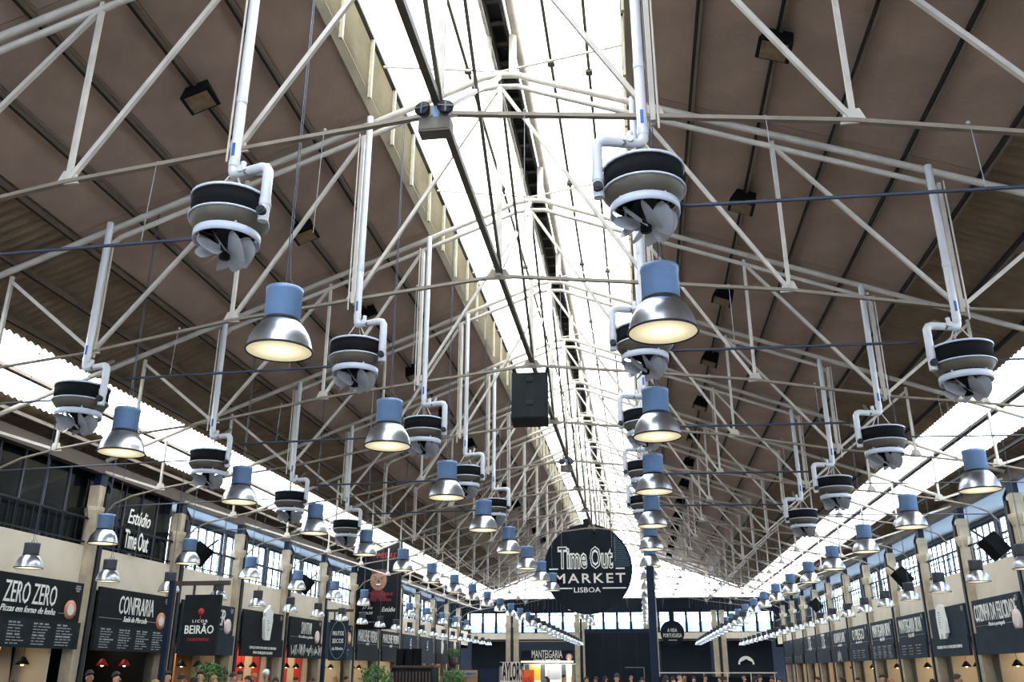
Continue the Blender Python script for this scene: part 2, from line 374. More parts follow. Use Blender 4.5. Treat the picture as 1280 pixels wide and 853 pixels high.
# ================================================================== FANS
def blade_fn(b):
    # flat pitched petal: narrow at the hub, broad and rounded at the tip
    vs = []; fs = []; nr, nt = 5, 5; pit = R(52)
    for i in range(nr+1):
        u = i/nr; rad = .045 + .24*u; half = .035 + .115*math.sin(min(1, u*1.15)*math.pi/2)
        for j in range(nt+1):
            v = j/nt*2-1; rr = rad - .055*v*v*u - (.05*u if v > 0 else 0)*v
            tg = v*half*math.cos(pit) + .02*v*v
            vs.append((rr, tg, -.525 - v*half*math.sin(pit)))
    for i in range(nr):
        for j in range(nt): fs.append((i*(nt+1)+j, i*(nt+1)+j+1, (i+1)*(nt+1)+j+1, (i+1)*(nt+1)+j))
    b.add(vs, fs, True); return b
def fan(n, x, Y, zt, label, group):
    s = 1 if x > 0 else -1
    far = False
    t = thing('ceiling_fan', label, 'fan', P(x, Y, zt), group=group)
    nseg = 32 if not far else 14
    k = 'f' if far else 'n'
    obj('drum', cached(('drum', k), lambda b: b.lathe([(.0,0),(.355,0),(.355,-.21),(.30,-.21)], nseg), 'mesh', 'drum'), t)
    if not far:
        obj('top_ring', cached('tring', lambda b: b.lathe([(.358,.012),(.372,.012),(.372,-.012),(.358,-.012),(.358,.012)], nseg), 'fanwhite', 'top_ring'), t)
        obj('flange_ring', cached('fring', lambda b: b.lathe([(.356,-.203),(.374,-.207),(.374,-.222),(.356,-.222),(.356,-.203)], nseg), 'fanwhite', 'flange_ring'), t)
        for a in (40, 130, 220, 310):
            obj('strut', cached('fstrut', lambda b: b.path([(.27,0,-.23),(.27,0,-.37)], .012, 6).path([(.27,0,-.232),(.27,0,-.25)], .02, 6), 'fanwhite', 'strut'), t, (0,0,0), (0,0,R(a)))
        for i in range(8):
            obj('blade', cached('blade', blade_fn, 'blade', 'blade'), t, (0,0,0), (0,0,R(45*i+10)))
        for a in (90, 210, 330):
            obj('hanger', cached('fhang', lambda b: b.path([(.20,0,0),(.03,0,.30)], .009, 5), 'steel', 'hanger'), t, (0,0,0), (0,0,R(a)))
    else:
        b8 = cached('blades8', lambda b: [b.add([Matrix.Rotation(R(45*i+10), 3, 'Z') @ Vector(v) for v in bl.v], bl.f, True) for bl in [blade_fn(MB())] for i in range(8)] and b, 'blade', 'impeller')
        obj('impeller', b8, t)
    obj('bell', cached(('bell', k), lambda b: b.lathe([(.358,-.215),(.352,-.25),(.315,-.30),(.27,-.33)], nseg), 'fangrey', 'bell'), t)
    obj('shroud', cached(('shr', k), lambda b: b.lathe([(.295,-.355),(.308,-.355),(.308,-.435),(.295,-.435),(.295,-.355)], nseg), 'fanwhite', 'shroud'), t)
    obj('motor', cached(('hub', k), lambda b: b.lathe([(0,-.22),(.11,-.22),(.11,-.40),(.05,-.44),(.05,-.6),(0,-.61)], 12), 'black', 'motor'), t)
    # duct that drops from the roof, jogs towards the hall axis and ends beside the drum
    top = (chordz(abs(x)) - .06 - zt)*D
    e = -s
    pts = [(-e*.02, 0, top), (-e*.02, 0, .34), (-e*.005, -.01, .30), (e*.03, -.02, .285), (e*.33, -.11, .285), (e*.375, -.12, .27), (e*.40, -.125, .23), (e*.40, -.125, -.17), (e*.395, -.12, -.30)]
    du = obj('duct', cached(('duct', s, round(zt, 3), k), lambda b: b.path(pts, .05, 10 if not far else 6), 'pipe', 'duct'), t)
    if not far:
        for (pp, dd) in (((-e*.02,0,.42),(0,0,1)), ((-e*.02,0,1.15),(0,0,1)), ((e*.40,-.125,-.10),(0,0,1))):
            obj('coupling', cached('coup', lambda b: b.path([(0,0,-.035),(0,0,.035)], .055, 10), 'pipe', 'coupling'), du, pp)
        obj('end_cap', cached('ecap', lambda b: b.path([(0,0,0),(0,-.05,0)], .045, 10).path([(0,-.045,0),(0,-.06,0)], .025, 8), 'rubber', 'end_cap'), du, (e*.40, -.16, -.22))
        obj('sticker', cached('stk', lambda b: b.box((0,0,0), (.03,.008,.14)), 'sticker', 'sticker'), du, (-e*.02, -.05, .56))
        obj('valve', cached('valve', lambda b: b.path([(0,0,0),(0,-.05,.0)], .035, 8).path([(0,.0,0),(0,.02,.10)], .03, 8), 'pipe', 'valve'), du, (e*.10, -.06, .30))
        obj('bracket', cached(('brk', s), lambda b: b.path([(e*.16,-.10,.26),(e*.10,.45,.55)], .028, 8), 'fangrey', 'bracket'), t)
    return t
for n, Y in list(enumerate(NT))[1:6]:
    for s in (-1, 1):
        fan(n, s*.475 if s < 0 else .50, Y-.11, 1.053, 'black drum fan at skylight edge, %s, %s' % ('pizza side' if s < 0 else 'butter shop side', ANCH[n]), 'fans beside the skylight')
        fan(n, s*1.47, Y-.11, .94, 'black drum fan under outer slope, %s, %s' % ('pizza side' if s < 0 else 'butter shop side', ANCH[n]), 'fans under the outer roof slopes')
        c = thing('conduit', 'thin dark conduit between fans, %s, %s' % ('pizza side' if s < 0 else 'butter shop side', ANCH[n]), 'conduit', P(0, Y-.02, 0), group='conduits between the fans')
        e = s
        obj('pipe', cached(('cond', s), lambda b: b.path([q(e*.582, 1.03), q(e*.585, 1.015), q(e*.60, 1.010), q(e*1.375, 1.0)], .02, 6), 'conduit', 'pipe'), c)
        obj('pipe', cached(('cond2', s), lambda b: b.path([q(e*1.56, .935), q(e*1.60, .93), q(e*2.6, .91)], .014, 6), 'conduit', 'pipe'), c)

# ================================================================== LAMPS
def lamp(S, x, Y, Z, label, group, kind='big', topz=None):
    far = Y > 8.5
    k = ('far' if far else 'near', kind)
    t = thing('pendant_lamp', label, 'lamp', P(x, Y, Z), group=group); t.scale = (S, S, S)
    n = 36 if not far else 14
    hm = 'housing' if kind == 'big' else 'housing2'
    rf = obj('reflector', cached(('refl', k), lambda b: b.lathe([(.505,.0),(.497,.03),(.485,.10),(.462,.19),(.425,.28),(.37,.37),(.31,.44),(.27,.475)], n), 'alu', 'reflector'), t)
    obj('rim', cached(('rim', k), lambda b: b.lathe([(.505,-.012),(.52,.0),(.515,.022),(.497,.02),(.49,-.005),(.505,-.012)], n), 'rubber', 'rim'), rf)
    obj('glass', cached(('lens', k), lambda b: b.lathe([(.495,.008),(.3,.012),(0,.014)], n), 'lens', 'glass'), t)
    h = .52 if kind == 'big' else .42
    obj('neck', cached(('neck', k), lambda b: b.lathe([(.275,.47),(.285,.48),(.285,.515),(.25,.52)], n), 'rubber', 'neck'), t)
    obj('housing', cached(('hous', k), lambda b: b.lathe([(.25,.51),(.278,.515),(.278,.51+h*.86),(.286,.51+h*.87),(.286,.51+h),(.26,.515+h),(0,.52+h)], n), hm, 'housing'), t)
    L = ((topz if topz else roofz(x)+.0) - Z)*D/S
    ht = .52+h
    ck = ('cable', kind, round(L, 2))
    obj('cable', cached(ck, lambda b: b.path([(0,0,ht+.10),(0,0,L)], .010, 5), 'conduit', 'cable'), t)
    if not far:
        obj('hook', cached(('hook', kind), lambda b: b.path([(-.06,0,ht-.02),(-.05,0,ht+.07),(0,0,ht+.11),(.05,0,ht+.07),(.06,0,ht-.02)], .012, 5), 'rubber', 'hook'), t)
        obj('cord', cached(('cord', kind, round(L, 2)), lambda b: b.path([(.14,0,ht-.03),(.16,.02,ht+.06),(.07,.02,ht+.16),(.035,.0,ht+.6),(.03,0,L)], .008, 5), 'conduit', 'cord'), t)
    return t
BIG, SML = .64, .455
for i in range(15):
    lamp(BIG, -.40, 1.95+i*.99, .736, 'large silver pendant lamp beside the spine rail, ' + ANCH[i+1], 'large pendant lamps beside the spine rail')
    lamp(BIG, .53, 1.95+i*.985, .736, 'large silver pendant lamp below skylight, butter shop side, ' + ANCH[i+1], 'large pendant lamps below the skylight edge')
for i in range(14):
    lamp(BIG, -1.375, 2.905+i, .736, 'large silver pendant lamp under pizza side slope, ' + ANCH[i+2], 'large pendant lamps on the pizza stall slope')
for i in range(13):
    lamp(BIG, 1.835, 3.82+i, .69, 'large silver pendant lamp under butter shop side slope, ' + ANCH[i+3], 'large pendant lamps on the butter shop slope')
for i in range(12):
    lamp(BIG, -2.58, 4.78+i*1.015, .685, 'silver pendant lamp hung before the pier of the ' + (ANCH[i+4] if i+4 < 16 else 'end'), 'pendant lamps in front of the piers')
for i in range(21):
    lamp(SML, -2.17, 3.615+i*.61, .42, 'small silver bell pendant lamp with grey cap, before the pizza and burger signs', 'small pendant lamps before the pizza and burger signs', 'small')
    lamp(SML, 2.12, 4.24+i*.61, .42, 'small silver bell pendant lamp with grey cap, before the butter shop signs', 'small pendant lamps before the butter shop signs', 'small')
for i in range(14):
    lamp(SML, -.63, 9.1+i*.55, .42, 'small silver pendant lamp with grey cap, row leading to the pastry shop', 'small pendant lamps towards the pastry shop', 'small')
    lamp(SML, 1.37, 8.8+i*.56, .42, 'small silver pendant lamp with grey cap, row leading to the arch sign', 'small pendant lamps towards the end pier', 'small')

# floodlights on the ceiling
for i in range(14):
    for s in (-1, 1):
        if i % 1 == 0:
            t = thing('floodlight', 'black ceiling floodlight, %s, past the %s' % ('pizza side' if s < 0 else 'butter shop side', ANCH[i+2] if i+2 < 16 else 'gable'), 'floodlight', P(s*.955, 2.36+i, 1.845), (R(-24), s*SL, 0), 'floodlights on the ceiling'); t.scale = (1.25, 1.25, 1.25)
            obj('casing', cached('flood', lambda b: b.add([(-.17,-.10,-.2),(.17,-.10,-.2),(.17,.16,-.12),(-.17,.16,-.12),(-.13,-.05,.12),(.13,-.05,.12),(.13,.12,.12),(-.13,.12,.12)], [(0,1,2,3)[::-1],(4,5,6,7),(0,4,5,1)[::-1],(1,5,6,2)[::-1],(2,6,7,3)[::-1],(3,7,4,0)[::-1]]), 'black', 'casing'), t)
            obj('glass', cached('floodg', lambda b: b.add([(-.13,-.08,-.2),(.13,-.08,-.2),(.13,.14,-.132),(-.13,.14,-.132)], [(3,2,1,0)]), 'dull', 'glass'), t, (0,0,-.008))
            obj('bracket', cached('floodb', lambda b: b.box((0,0,.18), (.06,.05,.18)), 'black', 'bracket'), t)

# ================================================================== SIDE WALLS, GALLERIES, STALLS
def rot_of(side): return (R(90), 0, R(90 if side < 0 else -90))
wallL = struct('wall_left', (MB().box((P(XL-1.02, YM, 0).x, YM*D, 2.2), (.2, YLEN, 4.4)), 'inside'), 'plaster wall behind the stalls under the gallery')
wallR = struct('wall_right', (MB().box((P(XR+1.02, YM, 0).x, YM*D, 2.2), (.2, YLEN, 4.4)), 'inside'), 'plaster wall behind the stalls under the opposite gallery')
for side, wl, X in ((-1, wallL, XL), (1, wallR, XR)):
    nm = 'left' if side < 0 else 'right'
    # gallery floor, gallery soffit, eave beam, upper wall
    obj('gallery_slab', (MB().box((P(X+side*.54, 0, 0).x, YM*D, EYE+.60*D), (.98*D, YLEN, .16)), 'timber'), wl)
    obj('soffit', (MB().add([P(X+side*.02, YB, 1.20), P(X+side*.02, YE, 1.20), P(X+side*.70, YE, 1.24), P(X+side*.70, YB, 1.24)], [(0,1,2,3)]), 'canopy'), wl)
    obj('eave_beam', (MB().box((P(X, 0, 0).x, YM*D, EYE+1.145*D), (.22, YLEN, .30)), 'beam'), wl)
    obj('upper_wall', (MB().box((P(X+side*.66, 0, 0).x, YM*D, EYE+1.235*D), (.2, YLEN, .3)), 'canopy'), wl)
    for i, y in enumerate(bays):
        if y < 1.5: 
            # plain closed bays behind the camera
            obj('wall_panel', cached(('wp', side), lambda b: b.box((0,0,0), (.15, D, 7)), 'parapet', 'wall_panel'), wl, P(X, y+.5, .4)); continue
        obj('parapet', cached(('par', side), lambda b: b.box((0,0,0), (.14, D-.56, (.684-.45)*D)), 'parapet', 'parapet'), wl, P(X+side*.02, y+.524, (.684+.45)/2))
        if not (side < 0 and y < 5.5):
            # gallery window in the outer wall
            wn = obj('gallery_window', cached(('gw', side), lambda b: b.box((0,-D*.46,1.05),(.10,.10,2.1)).box((0,D*.46,1.05),(.10,.10,2.1)).box((0,0,0),(.10,D*.92,.08)).box((0,0,2.1),(.10,D*.92,.08)), 'iron', 'gallery_window'), wl, P(X+side*.62, y+.5, .66))
            for k in range(5):
                obj('mullion', cached('mul', lambda b: b.box((0,0,1.05),(.05,.05,2.05)), 'iron', 'mullion'), wn, (0, (-.305+.1525*k)*D, 0))
            for k in range(2):
                obj('transom', cached('trn', lambda b: b.box((0,0,0),(.04,D*.92,.035)), 'iron', 'transom'), wn, (0, 0, .72+.68*k))
            for k in range(6):
                obj('pane', cached('wpn', lambda b: b.box((0,0,1.05),(.01,.148*D,2.05)), 'wpane', 'pane'), wn, (side*.02, (-.382+.1525*k)*D, 0))
        else:
            gw = obj('glass_front', cached(('gf', side), lambda b: b.box((0,0,0),(.04,D-.06,2.05)), 'gloss', 'glass_front'), wl, P(X+side*.07, y+.5, .685+.26))
            for k in range(4):
                obj('mullion', cached('mul2', lambda b: b.box((0,0,0),(.05,.03,2.05)), 'housing2', 'mullion'), gw, (.03, (-.3+.2*k)*D, 0))
            obj('dark_back', cached('dback', lambda b: b.box((0,0,0),(.05,D,2.2)), 'black', 'dark_back'), wl, P(X+side*.3, y+.5, .93))
        rl = obj('railing', cached(('rail', side), lambda b: b.box((0,0,.62),(.05,D-.3,.05)).box((0,0,.08),(.04,D-.3,.03)), 'iron', 'railing'), wl, P(X+side*.01, y+.5, .685))
        for k in range(14):
            obj('baluster', cached('balu', lambda b: b.box((0,0,.31),(.022,.022,.62)), 'iron', 'baluster'), rl, (0, (k-6.5)*.262, 0))

# ---- piers
def column(side, y, label):
    X = XL if side < 0 else XR
    t = thing('pier', label, 'column', (X*D, y*D, 0))
    zc = EYE + .88*D
    f = -side        # towards the hall
    obj('shaft', cached(('csh', side), lambda b: b.box((0,-.03,zc/2),(.26,.27,zc)), 'stone', 'shaft'), t)
    obj('capital', cached(('ccap', side), lambda b: b.lathe([(.19,zc-.16),(.21,zc-.10),(.25,zc),(.26,zc+.03),(.26,zc+.10),(.20,zc+.12)], 4, (0,-.03,0), False, True), 'stone', 'capital'), t, (0,0,0))
    obj('block', cached(('cblk', side), lambda b: b.box((0,-.07,zc+.36),(.26,.15,.52)).box((0,.07,zc+.36),(.24,.07,.52)), 'stone', 'block'), t)
    obj('iron_post', cached(('cir', side), lambda b: b.box((f*.10,.19,(EYE+1.0*D)/2),(.15,.15,EYE+1.0*D)), 'iron', 'iron_post'), t)
    obj('jamb', cached(('cj', side), lambda b: b.box((0,.315,zc*.36),(.24,.09,zc*.72)), 'stone', 'jamb'), t)
    obj('head_post', cached(('chp', side), lambda b: b.box((0,.05,EYE+1.09*D),(.18,.28,.36*D*.6)), 'navy', 'head_post'), t)
    obj('bracket', cached(('cbk', side), lambda b: b.path([(f*.02,.30,EYE+.72*D),(f*.1,.36,EYE+.9*D),(f*.1,.36,EYE+1.03*D),(f*.06,.2,EYE+1.07*D)], .045, 6), 'iron', 'bracket'), t)
def menu_lines(seed, w_, h, cols, rows):
    rnd = random.Random(seed); b = MB()
    for c in range(cols):
        cx = -w_/2 + w_*(c+.5)/cols
        for r in range(rows):
            y = h/2 - h*(r+.6)/rows; L = w_/cols*rnd.uniform(.45, .78)
            hh = .02 if r % 4 else .034
            k = rnd.randint(2, 4); x = cx - w_/cols*.4
            for j in range(k):
                l = L/k*rnd.uniform(.6, .95); b.box((x+l/2, y, .002), (l, hh, .004)); x += L/k
    return b
def badge(t, x, y, r, m='badge'):
    bd = obj('badge', cached(('bad', round(r, 2), m), lambda b: b.lathe([(0,.025),(r,.025),(r,0)], 24), m, 'badge'), t, (x, y, 0))
    obj('badge_print', cached(('badp', round(r, 2)), lambda b: b.lathe([(0,.0),(r*.62,.0)], 16), 'badgein', 'badge_print'), bd, (0, 0, .028))
def stall_sign(side, y0, board, title, tw, sub=None, sw=0, bad=None, menu='lines', mboard='menu', label='', extra=None, tx=0, th=.40, tcol='white'):
    X = XL if side < 0 else XR
    c = P(X - side*.045, y0+.526, .36) if side < 0 else P(X - side*.045, y0+.526, .352)
    t = thing('stall_sign', label, 'sign', c, rot_of(side))
    W, H = D*.835, .215*D
    obj('board', cached(('bd', board), lambda b: b.box((0,0,-.03),(W,H,.06)), board, 'board'), t)
    mb = obj('menu_board', cached(('mb', mboard), lambda b: b.box((0,0,-.02),(W+.06,.56,.08)), mboard, 'menu_board'), t, (0, -H/2-.27, .03))
    if title:
        obj('lettering', text_mesh(title, tw, th, tcol, bold=0), t, (tx, .08, 0))
    if sub:
        obj('subtitle', text_mesh(sub, sw, .13, 'white', shear=.35), t, (tx, -.24, 0))
        for s in (-1, 1):
            L = (W-.3-sw)/2-.02
            if L > .1: obj('rule', cached(('rule', round(L, 2)), lambda b: b.box((0,0,.004),(L,.012,.008)), 'chalk', 'rule'), t, (tx*.3+s*(sw/2+.06+L/2), -.25, 0))
    if bad: badge(t, bad[0], bad[1], bad[2], bad[3] if len(bad) > 3 else 'badge')
    obj('corner_logo', cached('clogo', lambda b: [b.box((dx, dy, .003), (ww, .035, .006)) for dx, dy, ww in ((-.03,.05,.09),(.06,.05,.05),(0,0,.2),(0,-.05,.12))] and b, 'chalk', 'corner_logo'), t, (W/2-.2, H/2-.13, 0))
    if menu == 'lines':
        tag(obj('menu_lettering', (menu_lines(label, W-.2, .46, 4, 8), 'chalk'), mb, (0, 0, .021)), kind='stuff')
    elif menu == 'few':
        tag(obj('menu_lettering', (menu_lines(label, W-.8, .36, 3, 4), 'chalk'), mb, (0, 0, .021)), kind='stuff')
    elif menu:
        for i, ln in enumerate(menu.split('|')):
            obj('menu_lettering', text_mesh(ln, min(W*.7, .075*len(ln)), .10, 'white'), mb, (0, -.02-.15*i, .021))
    if extra: extra(t, W, H)
    return t
def tub_extra(t, W, H):
    pts = [(-.20,-.52),(.20,-.52),(.34,.12),(.30,.22),(.33,.34),(.22,.44),(.12,.46),(.06,.60),(-.06,.50),(-.22,.44),(-.33,.34),(-.30,.22),(-.34,.12)]
    e = obj('cup_cutout', (MB().prism(pts, .10, .02), 'white'), t, (.12, .06, 0))
    tag(obj('cup_print', (menu_lines('cup', .34, .5, 1, 7), 'chalk'), e, (0, -.12, .121)), kind='stuff')
def toast_extra(t, W, H):
    pts = [(-.30,-.50),(-.12,-.50),(-.10,-.36),(.02,-.36),(.04,-.50),(.24,-.50),(.28,-.36),(.40,-.34),(.38,.02),(.30,.24),(.26,.46),(-.02,.50),(-.28,.42),(-.36,.16),(-.34,-.2)]
    e = obj('cutout', (MB().prism(pts, .10, .02), 'white'), t, (-.25, .02, 0))
    tag(obj('cutout_print', (menu_lines('toast', .3, .5, 1, 7), 'chalk'), e, (-.02, .05, .121)), kind='stuff')
def scribble_extra(t, W, H):
    rnd = random.Random(3); b = MB()
    for i in range(26):
        x = -W/2+.15+(W-.3)*i/25; pts = [(x+rnd.uniform(-.06,.06), -H/2-.27+rnd.uniform(-.2,.2), .075) for _ in range(4)]
        b.path(pts, .013, 4)
    obj('drawing', (b, 'white'), t)
def fig_extra(t, W, H):
    b = MB()
    b.prism([(-.5,-.25),(-.3,.2),(-.1,.05),(.05,.22),(.35,.1),(.5,-.25),(.2,-.25),(.1,-.05),(-.1,-.25)], .006, .071)
    obj('drawing', (b, 'chalk'), t, (0, -H/2-.27, 0))
def motif_extra(t, W, H):
    pts = [(math.cos(a)*(.3+.06*math.cos(3*a)), math.sin(a)*(.42+.05*math.sin(5*a))) for a in [2*math.pi*i/24 for i in range(24)]]
    obj('motif', (MB().prism(pts, .04, .0), 'badgein'), t, (0, 0, 0))
SL_ = stall_sign
SL_(-1, 3.873, 'sign', 'ZERO ZERO', 1.68, 'Pizzas em forno de lenha', 1.75, (1.28,-.16,.20), 'lines', label='black signboard with tall white capitals and copper badge over the pizza stall, menu printed beneath', tx=-.1, th=.42)
SL_(-1, 4.873, 'sign', 'CONFRARIA', 1.62, 'Sushi do Mercado', 1.1, (1.24,-.20,.21), 'lines', label='black signboard with one white word and copper badge above a chalked price board', tx=.02, th=.42)
SL_(-1, 5.873, 'signblue', 'BURGER', 1.9, 'Hamburgueria', 1.0, (1.25,-.16,.22,'pink'), 'BLACK ANGUS BEEF|BURGERS', 'signblue', label='slate signboard with pink badge half hidden behind the hanging liqueur sign', tx=.15, th=.46)
SL_(-1, 6.873, 'sign', None, 0, None, 0, None, 'ESPAÇO DAS COLHERES DE GELADO|PARA QUALQUER DIA BOM', 'sign', label='black signboard with a large white ice cream cup cutout', extra=tub_extra)
SL_(-1, 7.873, 'sign', 'SANTINI', 1.05, 'Os melhores gelados', 1.5, (1.2,-.2,.24,'pink'), None, 'sign', label='black signboard with small white title, pink badge and a band of chalk drawings', extra=scribble_extra, th=.42)
SL_(-1, 8.873, 'signblue', 'CROISSANTERIA', 2.2, None, 0, (1.2,-.1,.24,'badge'), 'few', 'signblue', label='slate signboard with copper badge behind the round-framed nut shop sign', extra=None)
SL_(-1, 9.873, 'sign', 'MARLENE VIEIRA', 3.0, 'chef', .5, None, None, 'sign', label='black signboard with wide white capitals below the portrait banner', th=.5)
SL_(-1, 10.873, 'sign', 'MARLENE VIEIRA', 3.0, 'chef', .5, None, None, 'sign', label='black signboard with wide white capitals next to the slate blue boards')
for k, y in enumerate((11.873, 12.873)):
    s_ = SL_(-1, y, 'signblue', None, 0, None, 0, None, None, 'signblue', label='plain slate blue signboard with a small white upright word beside the loudspeaker stack')
    s_['group'] = 'plain slate blue signboards'
    tl = obj('lettering', text_mesh('LEAL', .55, .26, 'white'), s_, (0, 0, 0), (0, 0, R(90)))
SL_(-1, 13.873, 'navyd', None, 0, None, 0, None, None, 'navyd', label='dark signboard with a pale flower-like motif near the end of the stall row', extra=motif_extra)
SL_(-1, 14.873, 'navyd', None, 0, None, 0, (0,.1,.34,'pink'), 'few', 'navyd', label='dark signboard with one round pink badge near the end of the stall row')
SL_(1, 4.873, 'signblue', 'COZINHA', 2.2, 'Especialidades', 1.1, None, 'few', 'signblue', label='slate signboard at the open end of the row, next to the yellow-lit kitchen')
SL_(1, 5.873, 'signblue', 'COZINHA DA FELICIDADE', 2.95, 'Marisco português', 1.15, (1.36,-.22,.27,'pink'), None, 'signblue', label='slate signboard with long white title and pink badge above a yellow-lit kitchen', th=.44, tx=-.05)
SL_(1, 6.873, 'signblue', None, 0, None, 0, None, 'CROQUETARIA E PETISCOS DE LISBOA', 'signblue', label='slate signboard with a large white bread-like cutout', extra=toast_extra)
SL_(1, 7.873, 'signblue', 'MANTEIGARIA SILVA', 2.7, 'Desde 1890', .7, None, 'few', 'signblue', label='slate signboard of the butter shop with faint menu, next to the bread cutout sign', th=.46)
SL_(1, 8.873, 'signblue', 'MANTEIGARIA SILVA', 2.7, 'Desde 1890', .7, None, 'lines', 'signblue', label='slate signboard of the butter shop with a four-column chalk menu', th=.46)
SL_(1, 9.873, 'signblue', 'O PREGO', 2.2, 'da peixaria', 1.2, None, 'few', 'signblue', label='slate signboard with short pale title beside the chalk menu of the butter shop', th=.44)
SL_(1, 10.873, 'signblue', 'ASIAN LAB', 2.4, 'cozinha', .9, None, None, 'signblue', label='slate signboard with a chalk figure drawing on its lower panel', extra=fig_extra, th=.44)
for y in (11.873, 12.873):
    s_ = SL_(1, y, 'signblue', 'TTE', .9, 'Pasteis', 1.0, None, None, 'signblue', label='slate signboard with a small square white title beyond the chalk figure sign', th=.6); s_['group'] = 'small title slate signboards'
for y in (13.873, 14.873):
    s_ = SL_(1, y, 'navyd', None, 0, None, 0, None, 'few', 'navyd', label='dark plain signboard at the far end of the butter shop row'); s_['group'] = 'dark plain far signboards'
# Studio lettering on the dark glass of the gallery
t = thing('studio_lettering', 'white script lettering on the dark glass of the gallery', 'sign', P(XL+.02, 5.33, .845), rot_of(-1))
obj('script_line', text_mesh('Estúdio', 1.05, .36, 'white', shear=.3), t, (0, .28, 0))
obj('word', text_mesh('Time', .55, .46, 'white', bold=.01), t, (-.28, -.28, 0)); obj('word', text_mesh('Out', .48, .46, 'white', bold=.01), t, (.32, -.28, 0))

LBL = {-1: ['dark glazed studio', 'pizza signboard', 'sushi signboard', 'burger signboard', 'ice cream cup sign', 'chalk drawing sign', 'croissant sign', 'portrait banner', 'wide white capitals sign', 'first plain slate board', 'second plain slate board', 'flower motif board', 'pink badge board'],
       1: ['open kitchen end', 'yellow-lit kitchen', 'seafood signboard', 'bread cutout sign', 'faint butter shop menu', 'four-column butter shop menu', 'short pale title board', 'chalk figure sign', 'first square title board', 'second square title board', 'dark plain boards', 'last dark plain board']}
for i in range(13):
    column(-1, 3.873+i, 'limestone pier with black iron post standing just past the ' + LBL[-1][i] if i else 'limestone pier with black iron post before the pizza signboard')
for i in range(12):
    column(1, 4.873+i, 'limestone pier with black iron post standing just past the ' + LBL[1][i] if i else 'limestone pier with black iron post at the open kitchen end')

# stall interiors
def stall(side, i, y):
    X = XL if side < 0 else XR
    rnd = random.Random(side*100+i)
    W = D-1.1; fs = 1 if side < 0 else -1
    desc = ['wooden crates and bottles', 'red lamps and hanging glasses', 'green plants and timber wall', 'red and white striped wall', 'pale plaster niche', 'warm shelves']
    k = {(-1,0):0,(-1,1):1,(-1,2):2,(-1,3):3,(-1,4):3,(-1,5):0,(1,1):5,(1,2):4,(1,3):4,(1,4):5}.get((side,i), rnd.randint(3,5))
    t = thing('food_counter', 'stall counter with lit back wall below the ' + LBLS[side][i], 'counter', P(X, y+.5, 0) - Vector((0,0,EYE)), rot_of(side)[:0] or (0,0,R(90 if side < 0 else -90)))
    # local: x along the wall, -y towards the hall, +y into the stall
    obj('counter', cached('cntr', lambda b: b.box((0,.35,.5),(W,.6,1.0)).box((0,.33,1.03),(W+.06,.7,.06)), 'black', 'counter'), t)
    bm = {0:'timber',1:'black',2:'wood',3:'inside',4:'inside',5:'wood'}[k]
    bw = obj('back_wall', cached(('bw', bm), lambda b: b.box((0,2.2,1.3),(W+.3,.08,2.6)), bm, 'back_wall'), t)
    obj('side_wall', cached(('sw', k in (1, )), lambda b: b.box((0,1.2,1.3),(.08,2.0,2.6)), 'inside' if k != 1 else 'black', 'side_wall'), t, (W/2+.05,0,0))
    if k in (0, 2, 4, 5):
        obj('cupboard', cached(('cup', k % 2), lambda b: b.box((0,0,1.25),(.4,.9,2.5)).box((-.21,0,1.5),(.02,.8,.5)).box((.21,0,1.5),(.02,.8,.5)), 'timber' if k % 2 else 'black', 'cupboard'), t, (fs*(W/2-.2), 1.45+.2*(i % 2), 0))
    obj('side_wall', CACHE[('sw', k in (1, ))], t, (-W/2-.05,0,0))
    obj('stall_ceiling', cached('sceil', lambda b: b.box((0,1.2,2.6),(W+.3,2.2,.06)), 'timber', 'stall_ceiling'), t)
    if k == 3:
        for j in range(5):
            obj('stripe', cached('stripe', lambda b: b.box((0,0,0),(.28,.03,2.5)), 'redstripe' , 'stripe'), bw, (-1.15+j*.56, 2.14, 1.3))
        for j in range(3): obj('stripe', cached('stripe2', lambda b: b.box((0,0,0),(.03,.28,2.5)), 'redstripe', 'stripe'), bw, (fs*(W/2-.01), .55+j*.56, 1.3))
    if k in (0, 5):
        for z in (1.55, 2.0):
            sh = obj('shelf', cached('shelf', lambda b: b.box((0,0,0),(W-.2,.3,.04)), 'wood', 'shelf'), t, (0, 1.95, z))
    if k == 2:
        obj('plank_panel', cached('plk', lambda b: b.box((0,0,0),(1.1,.05,2.4)), 'wood', 'plank_panel'), t, (1.0, .9, 1.2))
    if side > 0 and i == 1:
        for j in range(6): obj('slat', cached('yslat', lambda b: b.box((0,0,0),(.22,.05,1.3)), 'yellow', 'slat'), t, (-.15+j*.28, .8, 1.5))
    if side < 0 and i == 0:
        obj('flue', cached('flue', lambda b: b.add([(-.35,0,0),(.35,0,0),(.35,.5,0),(-.35,.5,0),(-.16,.1,2.5),(.16,.1,2.5),(.16,.4,2.5),(-.16,.4,2.5)], [(0,1,5,4),(1,2,6,5),(2,3,7,6),(3,0,4,7),(4,5,6,7)]), 'inside', 'flue'), t, (1.0, .8, 0))
    l = bpy.data.lights.new('stall_light', 'AREA'); l.shape = 'RECTANGLE'; l.size = 2.4; l.size_y = .3; l.energy = (26 if k != 1 else 12); l.color = (1, .84, .62)
    o = obj('stall_light', l, t, (0, 1.1, 2.5))
    return t, k
